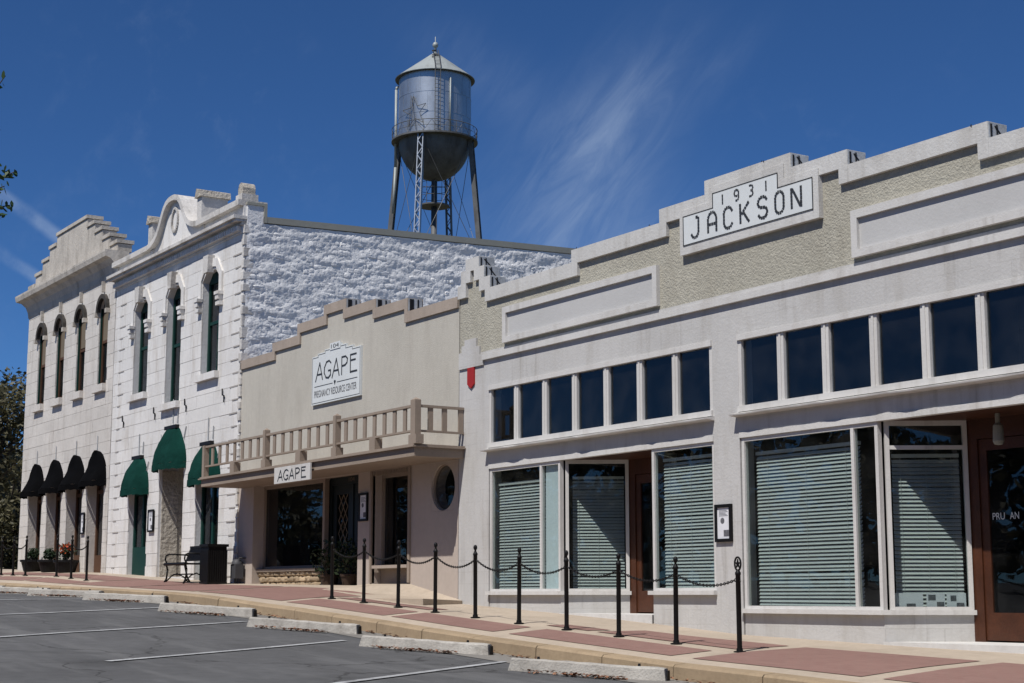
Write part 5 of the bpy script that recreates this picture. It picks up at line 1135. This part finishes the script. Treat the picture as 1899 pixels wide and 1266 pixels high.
# litter bin
zg = S(-35.0, -.6)
bn = thing('litter_bin', 'square black slatted litter bin beside the bench', 'litter bin', (-34.98, -.62, zg)); x0, x1, y0, y1 = -35.23, -34.75, -.86, -.38
MB().box(x0 + .02, x1 - .02, y0 + .02, y1 - .02, zg - .01, zg + .84).build('liner', M['iron'], bn); MB().box(x0 - .015, x1 + .015, y0 - .015, y1 + .015, zg + .84, zg + .90).build('lid', M['iron'], bn); MB().box(x0, x1, y0, y1, zg - .01, zg + .06).build('base', M['iron'], bn)
n = 9
for k in range(n):
    f = (k + .15) / n; g = (k + .85) / n
    piece('slat', 'iron', bn, x0 + (x1 - x0) * f, x0 + (x1 - x0) * g, y0 + .002, y0 + .019, zg + .07, zg + .76); piece('slat', 'iron', bn, x1 - .019, x1 - .002, y0 + (y1 - y0) * f, y0 + (y1 - y0) * g, zg + .07, zg + .76)
# gas meter by the wall
zg = S(-34.8, -.15); gm = thing('gas_meter', 'dark grey gas meter on pipes between litter bin and stucco shop', 'meter', (-34.72, -.16, zg))
MB().box(-34.86, -34.58, -.26, -.06, zg + .12, zg + .44).build('housing', M['gasgrey'], gm); MB().lathe([(.13, zg + .44), (.12, zg + .5), (.07, zg + .55), (.001, zg + .56)], -34.72, -.16, 12).build('dome', M['gasgrey'], gm, smooth=True)
MB().path([(-34.82, -.16, zg - .02), (-34.82, -.16, zg + .14)], .025, 8).path([(-34.62, -.16, zg + .5), (-34.62, -.16, zg + .58), (-34.62, -.001, zg + .58)], .02, 8).build('pipe', M['gasgrey'], gm)

# ------------------------------------------------------------------ plants
def leaves(mb, c, rad, n, size, squash=1.0, inner=.35, narrow=.5, rs=random):
    for _ in range(n):
        while True:
            d = Vector((rs.gauss(0, 1), rs.gauss(0, 1), rs.gauss(0, 1))); L = d.length
            if L > .1: break
        r = rad * (inner + (1 - inner) * rs.random() ** .6); p = Vector(c) + Vector((d.x, d.y, d.z * squash)) / L * r
        a = Vector((rs.gauss(0, 1), rs.gauss(0, 1), rs.gauss(0, .7))).normalized(); b = a.cross(Vector((rs.gauss(0, 1), rs.gauss(0, 1), rs.gauss(0, 1)))).normalized(); s_ = size * rs.uniform(.6, 1.3)
        mb.add([p - a * s_, p + b * s_ * narrow, p + a * s_, p - b * s_ * narrow], [(0, 1, 2, 3)])
def limb(mb, p, q, r0, r1, n=5, wob=.12, rs=random):
    p = Vector(p); q = Vector(q); L = (q - p).length; prev = p
    for k in range(1, n + 1):
        f = k / n; c = p.lerp(q, f) + (Vector((rs.uniform(-1, 1), rs.uniform(-1, 1), rs.uniform(-.4, .4))) * L * wob / n if k < n else Vector())
        mb.tube(prev, c, r0 + (r1 - r0) * (k - 1) / n, r0 + (r1 - r0) * f, 7); prev = c
def tree(label, base, H, crown_c, crown_r, nclump, leafsize, seed, m, per=90, clr=.9):
    rs = random.Random(seed); t = thing('tree', label, 'tree', base); tr = MB(); cr = MB(); top = Vector(crown_c)
    fork = Vector(base).lerp(top, .45); limb(tr, Vector(base) - Vector((0, 0, .1)), fork, crown_r * .09 + .05, crown_r * .06 + .03, 6, .1, rs)
    for k in range(nclump):
        d = Vector((rs.gauss(0, 1), rs.gauss(0, 1), rs.gauss(0, .85))).normalized(); c = top + Vector((d.x, d.y, d.z * 1.15)) * crown_r * rs.uniform(.35, .95)
        limb(tr, fork, c, crown_r * .035, .012, 4, .2, rs); leaves(cr, c, clr * rs.uniform(.6, 1.25), per, leafsize, .75, .2, .5, rs)
    tr.build('trunk', M['bark'], t); cr.build('crown', m, t); return t
tree('dark spreading oak beyond the left end of the limestone building', (-64.4, .9, 1.0), 9, (-64.2, .9, 6.2), 3.0, 80, .12, 3, M['leafdark'], 150, 1.0)
tree('lower dark tree filling the gap under the oak at the far left', (-70.5, 4.4, 1.05), 6, (-70.5, 4.4, 3.2), 2.9, 60, .13, 4, M['leafdark'], 170, 1.2)
tree('shaded bushy tree far down the side street at the left edge', (-80.0, 6.5, 1.1), 7, (-80, 6.5, 4.6), 3.8, 60, .15, 5, M['leafdark'], 170, 1.4)
# added belt of unseen trees behind the camera: cuts low skylight, darkens glass reflections
mb = MB(); rs = random.Random(21)
for k in range(190):
    x = -150 + 225 * k / 189 + rs.uniform(-.6, .6); y = -30 + rs.uniform(-2, 2); zb = R(x, -18)
    tall = 1.0 if x < -31 else 1.8                       # taller opposite to block more sky, lower where the clerestory mirrors sky
    if k % 3 == 0: mb.tube((x, y, zb - .3), (x, y, zb + 3 * tall), .2, .12, 7)
    for j in range(3):
        c = (x + rs.uniform(-1, 1), y + rs.uniform(-1, 1), zb + (1.6 + 1.9 * j) * tall + rs.uniform(-.3, .3)); leaves(mb, c, (1.6 - .2 * j) * tall ** .6, int(85 * tall), .30, .9 * tall ** .4, .0, .6, rs)
o = mb.build('added_tree_belt', M['leafdark'], kind='stuff'); o['label'] = 'added unseen belt of dark trees behind the camera, cutting low skylight'; o['category'] = 'trees'
# street tree just outside the left edge: a sprig reaches into view
tb = (-10.6, -14.35); tz = R(*tb)
st_ = thing('street_tree', 'nearby leafy tree whose twig tips reach in at the left edge of the sky', 'tree', (*tb, tz))
tr = MB(); cr = MB(); rs = random.Random(11); hub = Vector((tb[0] + .1, tb[1], 1.75))
limb(tr, (*tb, tz - .1), hub, .13, .08, 6, .06, rs)
RT = Vector((.5403, .8415, 0)); FW = Vector((-.8313, .5337, .1551)); UP = Vector((.1305, -.0838, .9879))
def sky_pt(u, v, d): return Vector((0, -15, 0)) + (FW + RT * ((u - 949.5) / 3000) + UP * ((633 - v) / 3000)) * d
for k in range(40):
    c = hub + Vector((rs.gauss(-.2, .4), rs.gauss(-.25, .4), rs.gauss(.75, .5)))
    rel = c - Vector((0, -15, 0)); u = 949.5 + 3000 * rel.dot(RT) / rel.dot(FW)
    if u > -160: continue
    limb(tr, hub, c, .03, .006, 4, .15, rs); leaves(cr, c, .30, 46, .035, .8, .1, .4, rs)
for tip, nl in ((sky_pt(28, 318, 9.6), 12), (sky_pt(18, 380, 9.6), 12), (sky_pt(8, 345, 9.5), 12), (sky_pt(6, 395, 9.7), 8), (sky_pt(10, 140, 9.7), 5), (sky_pt(0, 240, 9.5), 4), (sky_pt(-5, 300, 9.5), 8)):
    root = sky_pt(-190, 420, 9.6); limb(tr, root, tip, .014, .003, 7, .05, rs)
    for j in range(nl):
        f = rs.uniform(.9, 1.01); p = root.lerp(tip, f) + Vector((rs.gauss(0, .014), rs.gauss(0, .014), rs.gauss(0, .018)))
        a = Vector((rs.gauss(.3, 1), rs.gauss(.4, 1), rs.gauss(0, .6))).normalized(); b = a.cross(Vector((rs.gauss(0, 1), rs.gauss(0, 1), rs.gauss(0, 1)))).normalized(); s_ = .028 * rs.uniform(.7, 1.2)
        cr.add([p - a * s_, p - a * s_ * .3 + b * s_ * .45, p + a * s_ * .5 + b * s_ * .36, p + a * s_, p + a * s_ * .5 - b * s_ * .36, p - a * s_ * .3 - b * s_ * .45], [(0, 1, 2, 3, 4, 5)])
limb(tr, hub, sky_pt(-190, 420, 9.6), .04, .014, 5, .1, rs)
tr.build('trunk', M['bark'], st_); cr.build('crown', M['leafgreen'], st_)
# potted shrubs in the recess and planters before the limestone building
def pot_plant(label, x, y, r, h, fol, m, group, flower=False, potm='terracotta'):
    z = S(x, y) if y < 0 else .17; t = thing('potted_plant', label, 'plant', (x, y, z), group)
    MB().lathe([(.001, z + .0), (r * .72, z + .0), (r * .95, z + h * .8), (r * 1.05, z + h * .82), (r * 1.05, z + h), (r * .92, z + h), (r * .9, z + h - .04), (.001, z + h - .04)], x, y, 18).build('pot', M[potm], t, smooth=False)
    mb = MB(); leaves(mb, (x, y, z + h + fol * .45), fol * .62, 420, .05, 1.05, .0, .45); mb.build('foliage', m, t)
    mb = MB()
    for k in range(9): a = 2 * pi * k / 9; mb.tube((x, y, z + h - .05), (x + fol * .4 * math.cos(a), y + fol * .4 * math.sin(a), z + h + fol * .6), .008, .004, 5)
    mb.build('stems', M['bark'], t)
    if flower: mb = MB(); leaves(mb, (x + .05, y - .08, z + h + fol * .72), fol * .5, 150, .04, .9, .1, .8); mb.build('flowers', M['flower'], t)
pot_plant('dark shrub in a brown pot at the left jamb of the leaded doors', -30.62, .16, .20, .26, .66, M['shrub'], 'shrubs at the stucco shop entrance')
pot_plant('dark shrub in a brown pot standing before the leaded doors', -29.70, .16, .20, .26, .66, M['shrub'], 'shrubs at the stucco shop entrance')
pot_plant('black planter bowl at the left end of the limestone front', -50.1, -.32, .36, .36, .34, M['shrub'], 'planters before the limestone building', potm='iron')
pot_plant('black planter bowl before the second limestone pier', -48.3, -.32, .36, .36, .34, M['shrub'], 'planters before the limestone building', potm='iron')
pot_plant('black planter bowl with orange flowers before the limestone building', -46.7, -.34, .36, .36, .46, M['shrub'], 'planters before the limestone building', True, potm='iron')
# things beyond the corner at the far left
o = MB().tube((-60.9, .7, .9), (-60.9, .7, 3.6), .055, n=10).lathe([(.12, .9), (.12, 1.1), (.06, 1.15)], -60.9, .7, 10).build('street_pole', M['gasgrey']); tag(o, 'thin grey pole beyond the limestone building at the far left', 'pole')
MB().box(-140, -90, 17, 19, .2, 5.0).build('wall', M['barestone'], None)
o = bpy.data.objects['wall']; o.name = 'background_building'; tag(o, 'shaded low building far behind the trees at the left edge', 'building')
lw = MB().box(-59.5, -57.8, -1.3, -.9, S(-58, -1) - .1, S(-58, -1) + .55).box(-59.6, -57.7, -1.36, -.84, S(-58, -1) + .55, S(-58, -1) + .62).build('low_planter_wall', M['concrete']); tag(lw, 'low tan masonry planter wall at the corner past the limestone building', 'wall')
